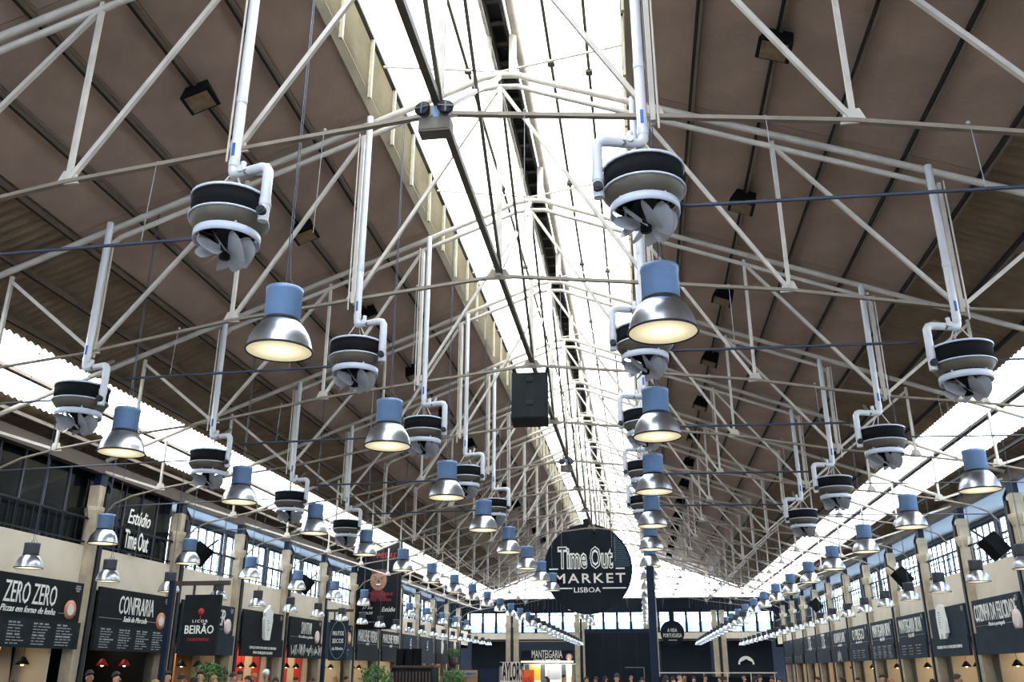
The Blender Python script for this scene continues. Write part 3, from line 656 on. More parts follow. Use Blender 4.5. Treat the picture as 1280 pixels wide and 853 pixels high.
LBLS = {-1: ['pizza signboard', 'sushi signboard', 'burger signboard', 'ice cream cup sign', 'chalk drawing sign', 'croissant sign', 'portrait banner', 'wide white capitals sign', 'plain slate board nearest the capitals sign', 'plain slate board nearest the flower motif', 'flower motif board', 'pink badge board'],
        1: ['open kitchen sign', 'seafood sign with long title', 'bread cutout sign', 'faint butter shop menu', 'four-column butter shop menu', 'short pale title board', 'chalk figure sign', 'square title board nearest the chalk figure', 'square title board nearest the dark boards', 'dark plain board nearest the square titles', 'dark plain board beside the end wall']}
random.seed(11)
for side, y00, n_ in ((-1, 3.873, 12), (1, 4.873, 11)):
    for i in range(n_):
        t, k = stall(side, i, y00+i)
        X = XL if side < 0 else XR
        # things standing on shelves and hanging over the counter
        if i < 7:
            for j in range(3):
                base = P(X, y00+i+.25+.25*j, 0)
                base.z = 2.02 - .30
                sd = thing('stall_lamp', 'small hanging shade lamp over the counter below the ' + LBLS[side][i], 'lamp', (base.x+side*.45, base.y, base.z+.12), group='counter lamps below the ' + LBLS[side][i])
                obj('shade', cached(('cls', k == 1), lambda b: b.lathe([(.03,.16),(.06,.13),(.15,.0),(.14,.0)], 14), 'redstripe' if k == 1 else 'black', 'shade'), sd)
                obj('bulb', cached('clb', lambda b: b.ball((0,0,.02), .045, 8, 5), 'glow', 'bulb'), sd)
                obj('cord', cached('clc', lambda b: b.path([(0,0,.15),(0,0,.72)], .006, 4), 'black', 'cord'), sd)
        if k in (0, 5) and i < 6:
            for z in (1.57, 2.02):
                for j in range(9):
                    bt = tag(obj('bottle', cached('botl', lambda b: b.lathe([(0,0),(.04,0),(.04,.18),(.015,.24),(.015,.30),(0,.30)], 8), 'bottle', 'bottle'), None, (P(X, 0, 0).x+side*1.95, (y00+i+.5)*D-1.2+j*.3, z)), 'dark green bottle on a shelf below the ' + LBLS[side][i], 'bottle', 'bottles below the ' + LBLS[side][i])

# ================================================================== END WALLS
wallE = struct('wall_end', (MB().box((0, (YE+.9)*D, EYE+.3), (8.0*D, .2, 6.5)), 'navyd'), 'dark navy end wall closing the hall')
def gable(Y, zb, name, m, lab, nx=24):
    g = struct(name, (MB().bar(P(-2.75, Y, zb), P(2.75, Y, zb), .12, .14).bar(P(-2.75, Y, roofz(2.75)-.01), P(0, Y, roofz(0)+.0), .10, .12).bar(P(2.75, Y, roofz(2.75)-.01), P(0, Y, roofz(0)), .10, .12), 'steel'), lab)
    for i in range(nx):
        x0 = -2.74+5.48*i/nx; x1 = -2.74+5.48*(i+1)/nx
        z = zb
        while True:
            z1 = z+.36
            t0, t1 = roofz(x0), roofz(x1)
            if z >= max(t0, t1)-.005: break
            a = min(z1, t0); c = min(z1, t1)
            b = MB().add([P(x0+.004, Y, z), P(x1-.004, Y, z), P(x1-.004, Y, max(c, z)), P(x0+.004, Y, max(a, z))], [(0,1,2,3)])
            obj('pane', (b, m), g)
            z = z1
        obj('mullion', (MB().bar(P(x0, Y-.01, zb), P(x0, Y-.01, max(roofz(x0), zb+.01)), .03, .05), 'steel'), g)
    for k in range(1, 4):
        z = zb+.36*k; xx = min(2.74, (2.25-z)/.38)
        if xx > 0: obj('transom', (MB().bar(P(-xx, Y-.01, z), P(xx, Y-.01, z), .05, .04), 'steel'), g)
gable(YE, 1.245, 'window_2', 'gpane', 'bright white glazed gable at the end of the hall')
gable(YB, .45, 'window_3', 'rpane', 'blue-white glazed gable behind the viewer', 12)
struct('wall_rear', (MB().box((0, (YB-.03)*D, (EYE+.45*D)/2), (8*D, .2, EYE+.45*D)), 'parapet'), 'cream wall under the gable behind the viewer')
b = MB()
for s in (-1, 1):
    b.box((s*3.3*D, (YB-.03)*D, EYE+.9*D), (1.1*D, .2, 4)).box((s*3.3*D, (YE+.06)*D, EYE+.9*D), (1.1*D, .2, 4))
obj('flank', (b, 'navyd'), wallE)
E_ = YE - .0
obj('fascia', (MB().box((0, E_*D, EYE+1.13*D), (5.5*D, .25, .23*D)), 'navyd'), wallE)
obj('ledge', (MB().box((0, E_*D-.1, EYE+.60*D), (5.5*D, .45, .10*D)), 'parapet'), wallE)
obj('ledge_soffit', (MB().box((0, E_*D+1.2, EYE+.53*D), (5.5*D, 2.6, .06)), 'timber'), wallE)
# band of windows above the ledge
win = struct('window_4', (MB().box((0, E_*D, EYE+1.015*D), (5.5*D, .12, .03*D)).box((0, E_*D, EYE+.655*D), (5.5*D, .12, .02*D)), 'navyd'), 'band of bright windows in dark frames above the end wall ledge')
nw = 22
for i in range(nw+1):
    x = -2.7+5.4*i/nw
    obj('mullion', cached('emul', lambda b: b.box((0,0,0),(.16,.12,.36*D)), 'navyd', 'mullion'), win, P(x, E_, .83))
    if i < nw:
        obj('pane', cached('epane', lambda b: b.box((0,0,0),(5.4*D/nw,.01,.36*D)), 'wpane', 'pane'), win, P(x+2.7/nw, E_, .83))
        obj('transom', cached('etr', lambda b: b.box((0,0,0),(5.4*D/nw,.08,.06)), 'navyd', 'transom'), win, P(x+2.7/nw, E_, .965))
for x in (-1.9, -.65, .6, 1.78):
    t = thing('end_pier', {-1.9: 'twin limestone pier on the end wall near the ivy stall', -.65: 'twin limestone pier on the end wall between pastry shop and navy block', .6: 'twin limestone pier on the end wall behind the tall navy post', 1.78: 'twin limestone pier on the end wall past the round black shop sign'}[x], 'column', P(x, E_-.06, 0)-Vector((0,0,EYE)))
    for s in (-1, 1): obj('shaft', cached('esh', lambda b: b.box((0,0,2.9),(.34,.3,5.8)).box((0,-.02,4.85),(.44,.4,.3)), 'stone', 'shaft'), t, (s*.28, 0, 0))
    obj('iron_post', cached('eip', lambda b: b.box((0,-.05,2.9),(.16,.2,5.8)), 'iron', 'iron_post'), t)
# lower infill of the end wall
for x0, x1 in ((-2.7, -2.05), (-.5, .45), (.75, 1.63), (1.93, 2.7)):
    obj('infill', (MB().box(((x0+x1)/2*D, (E_+.25)*D, 1.9), ((x1-x0)*D, .1, 3.9)), 'navyd'), wallE)
# pastry shop front
t = thing('shop_sign', 'dark shop fascia with white capitals and round copper badge on the end wall', 'sign', P(-1.275, E_-.03, .27), (R(90), 0, 0))
obj('board', (MB().box((0, 0, -.03), (.94*D, .70, .06)), 'navyd'), t)
obj('lettering', text_mesh('MANTEIGARIA', 2.2, .52, 'white'), t, (0, .1, 0)); obj('subtitle', text_mesh('Fábrica de Pastéis de Nata', 1.9, .14, 'white'), t, (0, -.27, 0)); badge(t, 1.6, -.1, .24)
obj('lamp_strip', (MB().box((0, -.42, .02), (.94*D, .07, .08)), 'tube'), t)
t = thing('pastry_counter', 'pastry shop front with grey posts and lit cream panels under the fascia', 'counter', P(-1.17, E_+.02, 0)-Vector((0,0,EYE)))
for x in (-1.9, -.75, .75, 1.5, 2.1): obj('post', cached('sfp', lambda b: b.box((0,0,1.1),(.32,.3,2.2)), 'housing2', 'post'), t, (x, 0, 0))
obj('back_panel', (MB().box((0, 1.2, 1.1), (4.6, .1, 2.3)), 'inside'), t)
obj('screen', (MB().box((-1.3, .4, 1.55), (1.0, .06, .9)), 'yellow'), t); obj('screen', (MB().box((0, .4, 1.65), (1.0, .06, 1.0)), 'canopy'), t)
l = bpy.data.lights.new('shop_light', 'AREA'); l.size = 2.5; l.energy = 160; l.color = (1, .93, .8); obj('shop_light', l, t, (0, .5, 2.4))
# round shop sign
t = thing('round_shop_sign', 'round navy hanging sign with white capitals in front of the end wall windows', 'sign', P(.93, 15.6, .60), (R(90), 0, 0))
obj('disc', (MB().lathe([(0,.04),(.195*D,.04),(.195*D,-.04),(0,-.04)], 32, smooth=False), 'navyd'), t); obj('stem', (MB().box((0, .95, 0), (.35, .9, .05)), 'navyd'), t)
obj('lettering', text_mesh('A VIDA', .62, .22, 'white'), t, (0, .16, .05)); obj('lettering', text_mesh('PORTUGUESA', 1.2, .24, 'white'), t, (0, -.17, .05)); obj('rule', (MB().box((0, -.46, .05), (.55, .03, .01)), 'white'), t)
# mountain-shaped arch sign
p = at(933, 831, 15.4)
t = thing('arch_sign', 'white half-round arch sign with black mountain outline on the end wall stalls', 'sign', p, (R(90), 0, 0))
b = MB(); n = 18
b.prism([(math.cos(math.pi*i/n)*.50, math.sin(math.pi*i/n)*.50) for i in range(n+1)], .05); obj('arch', (b, 'white'), t)
obj('mountain', (MB().prism([(-.38,.0),(-.38,.14),(-.18,.22),(0,.32),(.16,.24),(.38,.14),(.38,.0)], .02, .05), 'black'), t)
p = at(813, 843, 15.2)
t = thing('stall_rail', 'long pale counter rail crossing before the end wall', 'counter', (P(1.55, 15.3, 0).x, p.y, 0))
obj('top', (MB().box((0, 0, 1.63), (7.5, .3, .06)), 'badgein'), t)
for i in range(6): obj('post', cached('srp', lambda b: b.box((0,0,.8),(.06,.06,1.6)), 'badgein', 'post'), t, (-3.6+1.44*i, 0, 0))
obj('panel', (MB().box((0, .1, .7), (7.4, .05, 1.4)), 'navyd'), t)
# navy block under the round emblem
t = thing('navy_block', 'tall dark navy panelled block standing before the bright end windows', 'kiosk', P(.065, 15.4, 0)-Vector((0,0,EYE)))
obj('body', (MB().box((0, 0, (EYE+.65*D)/2), (1.12*D, 1.2, EYE+.65*D)), 'navy'), t)
for i in range(4): obj('panel', cached('nbp', lambda b: b.box((0,0,0),(1.04,.04,3.9)), 'navyd', 'panel'), t, (-1.65+1.1*i, -.62, 2.1))
obj('door_line', (MB().box((.9, -.65, 1.95), (1.2, .02, .03)).box((1.5, -.65, 1.0), (.03, .02, 1.9)), 'chalk'), t)

# round emblem hung over the hall
cS = at(735, 711, 9.4); rS = 55*(cS-Vector((.45*D,0,EYE))).dot(fwd)/F
t = thing('emblem_disc', 'huge round dark navy sign with outlined white title hung over the hall', 'sign', cS, (R(90), 0, 0))
obj('disc', (MB().lathe([(0,.05),(rS,.05),(rS,-.05),(0,-.05)], 64, smooth=False), 'navyd'), t)
k = rS/55
obj('panel_joint', (MB().box((0, 38*k, .052), (74*k, .03, .004)).box((-1*k, 12*k, .052), (.03, 56*k, .004)), 'black'), t)
def outlined(s, w_, h, loc):
    a = obj('lettering', text_mesh(s, w_, h, 'white', .03, bold=.05), t, loc)
    obj('letter_face', text_mesh(s, w_*.93, h*.90, 'navyd', .012, bold=-.012), a, (0, 0, .032))
def pxl(u, v): return ((u-735)*k, (711-v)*k, .05)
outlined('Time', 37*k, 28*k, pxl(716, 698)); outlined('Out', 29*k, 28*k, pxl(752, 698))
obj('lettering', text_mesh('MARKET', 88*k, 11.5*k, 'badgein', .03, bold=.012, spacing=1.25), t, pxl(737, 723))
obj('lettering', text_mesh('LISBOA', 33*k, 6.2*k, 'white', .03, bold=.006), t, pxl(733.5, 737))
obj('rule', (MB().box((*pxl(767, 735)[:2], .06), (29*k, 1.4*k, .02)).box((*pxl(703, 735)[:2], .06), (24*k, 1.4*k, .02)).box((*pxl(775, 711.5)[:2], .06), (11*k, 1.5*k, .02)).box((*pxl(692, 711.5)[:2], .06), (11*k, 1.5*k, .02)), 'white'), t)
b = MB()
for i in range(13):
    for j in range(16):
        u = 768+i*1.9+(j % 2)*.95; v = 674+j*2.3
        if (u-735)**2+(v-711)**2 < 52.5**2:
            x, y, z = pxl(u, v); b.lathe([(0, .055), (.55*k, .055)], 8, (x, y, 0))
b2 = obj('perforation', (b, 'steelgrey'), t); b2['kind'] = 'stuff'
for dx in (-30, 30): obj('wire', (MB().path([(dx*k, 45*k, 0), (dx*k, 45*k+1.6, 0)], .012, 5), 'black'), t)
obj('bracket', (MB().box((0, 56*k, 0), (.3, .35, .12)), 'black'), t)

# ================================================================== HUNG AND STANDING THINGS
# central loudspeaker
c = (at(641, 502, 3.93)+at(685, 502, 3.93))/2
t = thing('hung_loudspeaker', 'large black loudspeaker cabinet hung from the spine rail', 'loudspeaker', c, (R(-8), 0, R(4)))
obj('cabinet', (MB().add([(-.33,-.28,-.46),(.33,-.28,-.46),(.33,.28,-.40),(-.33,.28,-.40),(-.33,-.28,.46),(.33,-.28,.46),(.33,.28,.46),(-.33,.28,.46)], [(3,2,1,0),(4,5,6,7),(0,1,5,4),(1,2,6,5),(2,3,7,6),(3,0,4,7)]), 'spk'), t)
obj('grille', (MB().box((0,-.285,0), (.62,.02,.88)), 'spk'), t)
for z in (.31, -.16): obj('handle', (MB().box((0,-.30,z), (.13,.02,.10)).box((0,-.312,z), (.09,.01,.06)), 'seam'), t)
for s in (-1, 1): obj('hanging_bracket', (MB().bar((s*.27,0,.45), (s*.33,-.05,.70), .05, .03), 'black'), t)
# twin-head emergency lights
for Y in (1.873, 5.873):
    t = thing('emergency_light', 'twin-head emergency light on a grey box fixed to the spine rail ' + ('near the frontmost truss' if Y < 3 else 'past the hung loudspeaker'), 'lamp', P(0, Y-.03, 1.27))
    obj('box', (MB().box((0,0,0), (.32,.16,.16)).box((0,-.082,-.03), (.28,.01,.06)), 'fangrey'), t)
    for s in (-1, 1):
        h = obj('head', (MB().lathe([(0,-.05),(.05,-.05),(.085,.03),(.08,.045),(0,.03)], 16), 'iron'), t, (s*.11, -.08, .16), (R(80), 0, R(s*12)))
        obj('guard', (MB().box((0,0,.05),(.15,.012,.01)).box((0,0,.05),(.012,.15,.01)), 'housing2'), h)
    obj('stem', (MB().box((0,0,.14), (.06,.06,.2)), 'housing'), t)
# tilted wall loudspeakers on the piers
def spk(side, u, v, Y, lab):
    X = (XL+.14 if side < 0 else XR-.14)
    d = (u-640)*right + (v-426.5)*down + F*fwd; p = Vector((.45*D,0,EYE)) + d*((X*D-.45*D)/d.x)
    t = thing('wall_loudspeaker', lab, 'loudspeaker', p, (R(-20), R(side*-30), R(side*20)))
    obj('cabinet', cached('wspk', lambda b: b.box((0,0,0),(.40,.34,.56)), 'black', 'cabinet'), t)
    obj('grille', cached('wspkg', lambda b: b.box((0,-.175,0),(.36,.02,.52)), 'mesh', 'grille'), t)
    obj('bracket', cached('wspkb', lambda b: b.bar((0,.05,.22),(0,.2,.6),.04,.04), 'iron', 'bracket'), t)
spk(1, 1243, 683, 0, 'tilted black loudspeaker in the gallery above the seafood signboard')
spk(1, 1128, 722, 0, 'tilted black loudspeaker in the gallery above the butter shop boards')
spk(1, 1020, 757, 0, 'tilted black loudspeaker in the gallery above the square title boards')
spk(-1, 381, 731, 0, 'tilted black loudspeaker in the gallery above the chalk drawing sign')
spk(-1, 250, 693, 0, 'tilted black loudspeaker in the gallery above the burger signboard')

# liqueur sign on its post
def hung_sign(Y, u0, u1, v0, v1, post_u, vtop, lab, plab, fn, board, rz=0):
    a = at(u0, v0, Y); c = at(u1, v1, Y); W = abs(c.x-a.x); H = a.z-c.z
    pp = at(post_u, vtop, Y)
    p = thing('sign_post', plab, 'post', (pp.x, pp.y, 0))
    obj('pole', (MB().box((0,0,pp.z/2), (.11,.12,pp.z)), 'navy'), p); obj('arm', (MB().box(((c.x-pp.x)/2+.05, 0, pp.z-.05), (c.x-pp.x+.25, .09, .09)), 'timber'), p)
    t = thing('hanging_sign', lab, 'sign', ((a.x+c.x)/2, a.y, (a.z+c.z)/2), (R(90), 0, rz))
    obj('board', (MB().box((0,0,-.05), (W,H,.10)), board), t)
    for s in (-1, 1): obj('strap', (MB().box((s*W*.3, H/2+(pp.z-.09-a.z)/2, -.05), (.04, max(.05, pp.z-.09-a.z), .04)), 'timber'), t)
    fn(t, W, H)
def beirao(t, W, H):
    obj('emblem', (MB().lathe([(0,.01),(.07,.01),(.07,0)], 12, (0, H*.22, 0)).box((0, H*.12, .005), (.02, .1, .01)), 'red'), t)
    obj('lettering', text_mesh('LICOR', W*.42, .06, 'white', spacing=1.4), t, (0, H*.06, 0)); obj('lettering', text_mesh('BEIRÃO', W*.80, .22, 'white', bold=.01), t, (0, -H*.06, 0)); obj('lettering', text_mesh('O LICOR DE PORTUGAL', W*.6, .06, 'red'), t, (0, -H*.24, 0))
hung_sign(4.75, 232, 268, 744, 820, 217, 727, 'black hanging sign with red emblem and white serif title on a navy post', 'navy square post with a timber arm carrying the black liqueur sign', beirao, 'sign')
def frutos(t, W, H):
    b = MB(); pts = [(math.cos(2*math.pi*i/28)*W*.44, math.sin(2*math.pi*i/28)*H*.46, .006) for i in range(29)]; b.path(pts, .008, 4); obj('frame_line', (b, 'chalk'), t)
    for i, s in enumerate(('FRUTOS', 'SECOS', 'da Ribeira')): obj('lettering', text_mesh(s, W*.62, .15 if i < 2 else .11, 'white', bold=.01), t, (0, H*.16-i*.26, 0))
hung_sign(8.2, 413, 432, 775, 826, 409, 762, 'slate hanging sign with an oval line and stacked white words on a navy post', 'navy square post with a timber arm carrying the slate nut shop sign', frutos, 'signblue')

# tall navy post with edge-on banner
p0 = at(812, 708, 6.6)
t = thing('banner_post', 'tall navy square post standing free in the middle of the hall', 'post', (p0.x, p0.y, 0))
obj('pole', (MB().box((0,0,p0.z/2), (.21,.20,p0.z)), 'navy'), t); obj('banner', (MB().box((.12,.12,p0.z-.9), (.02,.05,1.5)), 'badgein'), t); obj('base', (MB().box((0,0,.05), (.6,.6,.1)), 'black'), t)

# portrait banner
YP = 10.02
a = at(450, 677, YP); c = at(499, 787, YP); W = c.x-a.x; H = a.z-c.z
t = thing('portrait_banner', 'tall black hanging banner with a smiling portrait and red scrawled lettering', 'banner', ((a.x+c.x)/2, a.y, (a.z+c.z)/2), (R(90), 0, 0))
obj('cloth', (MB().box((0,0,-.015), (W,H,.03)), 'black'), t)
def ell(cx, cy, rx, ry, n=24): return [(cx+math.cos(2*math.pi*i/n)*rx, cy+math.sin(2*math.pi*i/n)*ry) for i in range(n)]
pr = obj('portrait', (MB().prism(ell(-.02*W, .05*H, .19*W, .118*H), .006), 'face'), t)
obj('hair_print', (MB().prism([(x*.195*W-.02*W, .16*H+y*0.012*H) for x, y in [(math.cos(R(a_)), math.sin(R(a_))) for a_ in range(20, 165, 12)]] + [(-.02*W-.15*W, 0.115*H), (-.02*W, 0.135*H), (-.02*W+.15*W, 0.115*H)], .008), 'facelo'), pr)
for s in (-1, 1): obj('eye_print', (MB().prism(ell(-.02*W+s*.075*W, .065*H, .035*W, .007*H, 10), .009).prism([(-.02*W+s*.12*W,0.086*H),(-.02*W+s*.04*W,0.088*H),(-.02*W+s*.04*W,0.082*H),(-.02*W+s*.12*W,0.080*H)], .009), 'facelo'), pr)
obj('nose_print', (MB().prism([(-.02*W,0.060*H),(.02*W,0.025*H),(-.05*W,0.025*H)], .009), 'facelo'), pr)
mo = obj('mouth_print', (MB().prism([(-.11*W,0.008*H),(.07*W,0.008*H),(.04*W,-0.018*H),(-.02*W,-0.026*H),(-.08*W,-0.018*H)], .009), 'facelo'), pr)
obj('teeth_print', (MB().prism([(-.09*W,0.005*H),(.05*W,0.005*H),(.02*W,-0.010*H),(-.06*W,-0.010*H)], .011), 'white'), mo)
obj('shirt_print', (MB().prism([(-.20*W,-.16*H),(.18*W,-.16*H),(.14*W,-.09*H),(.06*W,-.055*H),(-.02*W,-.075*H),(-.10*W,-.055*H),(-.18*W,-.09*H)], .005), 'darkred'), t)
obj('scrawl', text_mesh('MISIAS', W*.45, .06*H, 'darkred2', shear=.4), t, (.14*W, .33*H, .002)); obj('scrawl', text_mesh('Mosqas', W*.62, .06*H, 'darkred2', shear=.3), t, (.02*W, -.11*H, .008)); obj('scrawl', text_mesh('nas noites', W*.5, .04*H, 'darkred2', shear=.3), t, (.05*W, -.17*H, .008))
obj('lettering', text_mesh('27 Set', W*.24, .03*H, 'white', shear=.3), t, (-.24*W, -.26*H, 0)); obj('lettering', text_mesh('21h30', W*.24, .03*H, 'white', shear=.3), t, (-.24*W, -.32*H, 0)); obj('lettering', text_mesh('Estúdio', W*.3, .05*H, 'white', shear=.3), t, (.24*W, -.28*H, 0)); obj('lettering', text_mesh('TIME OUT MARKET LISBOA', W*.4, .015*H, 'chalk'), t, (-.2*W, -.42*H, 0))
obj('top_bar', (MB().box((0, H/2, -.02), (W+.1, .06, .06)), 'black'), t)
for s in (-1, 1): obj('wire', (MB().path([(s*W*.4, H/2, -.02), (s*W*.4, H/2+.7, -.02)], .01, 4), 'black'), t)

# bar kiosk with speakers, jars, planters, letter sign
def kiosk(u0, u1, v, Y, name, lab, m, cat, depth=1.0):
    a = at(u0, v, Y); c = at(u1, v, Y)
    t = thing(name, lab, cat, ((a.x+c.x)/2, a.y, 0)); return t, c.x-a.x, a.z
t, W, Hh = kiosk(490, 540, 835, 7.2, 'bar_kiosk', 'black slatted bar kiosk with a flat top below the slate boards', 'black', 'kiosk')
obj('body', (MB().box((0,.5,Hh/2), (W,1.0,Hh)), 'black'), t); obj('top', (MB().box((0,.5,Hh+.03), (W+.12,1.1,.07)), 'timber'), t)
for i in range(12): obj('slat', cached('bks', lambda b: b.box((0,0,.85),(.06,.03,1.7)), 'timber', 'slat'), t, (-W/2+.06+i*(W-.12)/11, -.02, 0))
for i, u in enumerate((500, 511, 521)):
    p = at(u, 817, 7.25); s_ = thing('stage_speaker', 'black upright speaker box standing on top of the bar kiosk', 'loudspeaker', (p.x, p.y+.2, Hh+.065), (0, 0, R(-12+i*10)), 'speaker boxes on the bar kiosk')
    obj('cabinet', cached('sspk', lambda b: b.box((0,0,.25),(.25,.24,.5)), 'black', 'cabinet'), s_); obj('grille', cached('sspkg', lambda b: b.box((0,-.125,.25),(.21,.01,.44)), 'mesh', 'grille'), s_)
t, W, Hh = kiosk(564, 597, 838, 8.0, 'jar_kiosk', 'wicker-fronted kiosk with a pale lettered band beside the navy box', 'wicker', 'kiosk')
obj('body', (MB().box((0,.4,Hh/2), (W,.8,Hh)), 'wicker'), t); obj('band', (MB().box((0,-.01,Hh-.12), (W,.03,.16)), 'chalk'), t); obj('lettering', text_mesh('PORTO & VINHOS', W*.9, .1, 'black'), t, (0,-.03,Hh-.12), (R(90),0,0))
t, W, Hh = kiosk(600, 623, 835, 8.0, 'navy_box', 'small navy blue counter box beside the tall black letters', 'navy', 'kiosk')
obj('body', (MB().box((0,.4,Hh/2), (W,.8,Hh)), 'navy'), t); obj('top', (MB().box((0,.4,Hh+.02), (W+.06,.86,.05)), 'navyd'), t)
a = at(624, 835, 8.0); c = at(654, 852, 8.0)
t = thing('letter_sign', 'row of tall black block letters on a pale board above the counters', 'sign', ((a.x+c.x)/2, a.y, (a.z+c.z)/2+.1), (R(90),0,0))
obj('board', (MB().box((0,-.55,-.06), (c.x-a.x-.04, 1.7, .06)), 'badgein'), t); obj('lettering', text_mesh("TAYLOR'S", c.x-a.x, .62, 'black', bold=.03), t, (0, 0, -.02))
t = thing('orange_totem', 'bright orange upright box sign with dark red marks', 'sign', at(660, 850, 7.8)-Vector((0,0,1.6)), (0,0,R(20)))
obj('box', (MB().box((0,0,.9), (.34,.34,2.0)), 'orange'), t); obj('marks', text_mesh('P&J', .28, .3, 'red'), t, (0,-.175,1.55), (R(90),R(-20),0))
for u, v, Y, lab in ((470, 842, 6.6, 'round leafy bush in a pot beside the bar kiosk'), (566, 846, 7.5, 'low leafy bush in a pot before the wicker kiosk'), (566, 815, 14.4, 'green ivy bush on the far corner stall'), (262, 840, 5.75, 'row of trailing green herbs below the burger signboard')):
    p = at(u, v, Y); h = p.z
    t = thing('potted_bush', lab, 'plant', (p.x, p.y, 0))
    obj('pot', cached('pot', lambda b: b.lathe([(0,0),(.20,0),(.28,.5),(.25,.5),(.22,.45)], 14), 'timber', 'pot'), t, (0,0,max(0,h-.9)))
    if h > 1.0: obj('stand', (MB().box((0,0,max(.05,(h-.9))/2), (.5,.5,max(.1,h-.9))), 'timber'), t)
    rnd = random.Random(u); b = MB()
    for i in range(420):
        th = rnd.uniform(0, 6.28); ph = math.acos(rnd.uniform(-.6, 1)); r = rnd.uniform(.25, .46)
        c = Vector((math.sin(ph)*math.cos(th)*r, math.sin(ph)*math.sin(th)*r, h-.12+math.cos(ph)*r*.75))
        a1 = Vector((rnd.uniform(-1,1), rnd.uniform(-1,1), rnd.uniform(-.5,1))).normalized(); a2 = a1.orthogonal().normalized()
        b.add([c, c+a1*.05+a2*.025, c+a1*.11, c+a1*.05-a2*.025], [(0,1,2,3)])
    f_ = obj('foliage', (b, 'leaf'), t); f_['kind'] = 'stuff'
    obj('stem', cached('bstem', lambda b: b.path([(0,0,0),(0,0,.6)], .02, 5), 'timber', 'stem'), t, (0,0,max(.4,h-.5)))

# ================================================================== PEOPLE
def skin_mesh(name, joints, edges, m, sub=1):
    me = bpy.data.meshes.new(name); me.from_pydata([j[0] for j in joints], edges, [])
    o = bpy.data.objects.new(name, me); C.objects.link(o)
    sk = o.modifiers.new('s', 'SKIN'); sk.use_smooth_shade = True
    for i, j in enumerate(joints):
        r = j[1]; me.skin_vertices[0].data[i].radius = r if isinstance(r, tuple) else (r, r)
    me.skin_vertices[0].data[0].use_root = True
    ss = o.modifiers.new('u', 'SUBSURF'); ss.levels = sub; ss.render_levels = sub
    dg = bpy.context.evaluated_depsgraph_get(); r = bpy.data.meshes.new_from_object(o.evaluated_get(dg)); bpy.data.objects.remove(o)
    r.materials.clear(); r.materials.append(M[m] if isinstance(m, str) else m); return r
def body_joints(g, arm):
    J = [((0,0,.95),(.13+g,.10+g)), ((0,0,1.12),(.12+g,.09+g)), ((0,.01,1.30),(.15+g,.10+g)), ((0,.01,1.43),(.12+g,.085+g)), ((0,0,1.50),(.055+g*.5,.055+g*.5)), ((0,-.01,1.56),(.06+g*.3,.065+g*.3)), ((0,-.02,1.63),(.078,.095)), ((0,-.01,1.72),(.07,.085))]
    E = [(i, i+1) for i in range(7)]
    for s in (-1, 1):
        k = len(J)
        J += [((s*.19,.01,1.41),(.06+g,.06+g)), ((s*.25,.03 ,1.14),(.045+g,.045+g)), ((s*(.24 if not arm else .16),-.08-arm*.18,.93+arm*.22),(.034+g*.5,.034+g*.5)), ((s*(.235 if not arm else .12),-.12-arm*.24,.85+arm*.30),(.035,.02))]
        E += [(3, k), (k, k+1), (k+1, k+2), (k+2, k+3)]
        k = len(J)
        J += [((s*.10,0,.86),(.09+g,.09+g)), ((s*.11,-.01,.48),(.06+g,.06+g)), ((s*.11,.02,.09),(.04+g,.04+g)), ((s*.12,-.10,.04),(.045,.03))]
        E += [(0, k), (k, k+1), (k+1, k+2), (k+2, k+3)]
    return J, E
BODY = {}
for arm in (0, 1):
    for sk in ('skin', 'skin2'):
        J, E2 = body_joints(0, arm); BODY[(arm, sk)] = skin_mesh('body', J, E2, sk)
def shirt_mesh(arm, m):
    J, _ = body_joints(.016, arm)
    idx = [0,1,2,3] ; A = [8,9,10]; B = [16,17,18]
    js = [J[i] for i in idx] + [J[i] for i in A] + [J[i] for i in B]
    return skin_mesh('shirt', js, [(0,1),(1,2),(2,3),(3,4),(4,5),(5,6),(3,7),(7,8),(8,9)], m)
def trouser_mesh(m):
    J, _ = body_joints(.018, 0)
    js = [((0,0,.97),(.145,.115))] + [J[i] for i in (12,13,14)] + [J[i] for i in (20,21,22)]
    return skin_mesh('trousers', js, [(0,1),(1,2),(2,3),(0,4),(4,5),(5,6)], m)
SHIRT = [(a_, shirt_mesh(a_, CLOTH[i])) for i in range(8) for a_ in (i % 2,)]
TROU = [trouser_mesh(m_) for m_ in ('denim', 'black')]
def hair_fn(longer):
    def fn(b):
        n, k = 14, 8; vs = []; fs = []
        for i in range(k+1):
            t = math.pi*(.62 if not longer else .72)*i/k
            for j in range(n):
                a_ = 2*math.pi*j/n; cut = .86 if math.sin(a_) > -.35 else .62
                tt = t*cut
                vs.append((.088*math.sin(tt)*math.cos(a_), .108*math.sin(tt)*math.sin(a_)+.004, .115*math.cos(tt)))
        fs = [(i*n+j, (i+1)*n+j, (i+1)*n+(j+1) % n, i*n+(j+1) % n) for i in range(k) for j in range(n)]
        b.add(vs, fs, True)
        if longer: b.path([(0,.09,.0),(0,.115,-.12),(0,.10,-.28)], [.07,.08,.03], 8)
        return b
    return fn
def face_fn(b):
    b.add([(-.012,-.118,1.645),(.012,-.118,1.645),(.016,-.125,1.615),(0,-.142,1.612),(-.016,-.125,1.615),(0,-.118,1.67)], [(0,1,5),(0,5,4),(5,1,2),(5,2,3),(5,3,4),(4,3,2)], True)
    for s in (-1, 1): b.ball((s*.083,-.01,1.63), (.012,.022,.032), 8, 5)
    return b
def eyes_fn(b):
    for s in (-1, 1): b.ball((s*.032,-.103,1.655), (.013,.01,.008), 8, 4)
    b.ball((0,-.108,1.583), (.024,.008,.007), 8, 4); return b
CN = ['dark blue', 'red', 'pale grey', 'steel blue', 'black', 'tan', 'sage green', 'off-white']
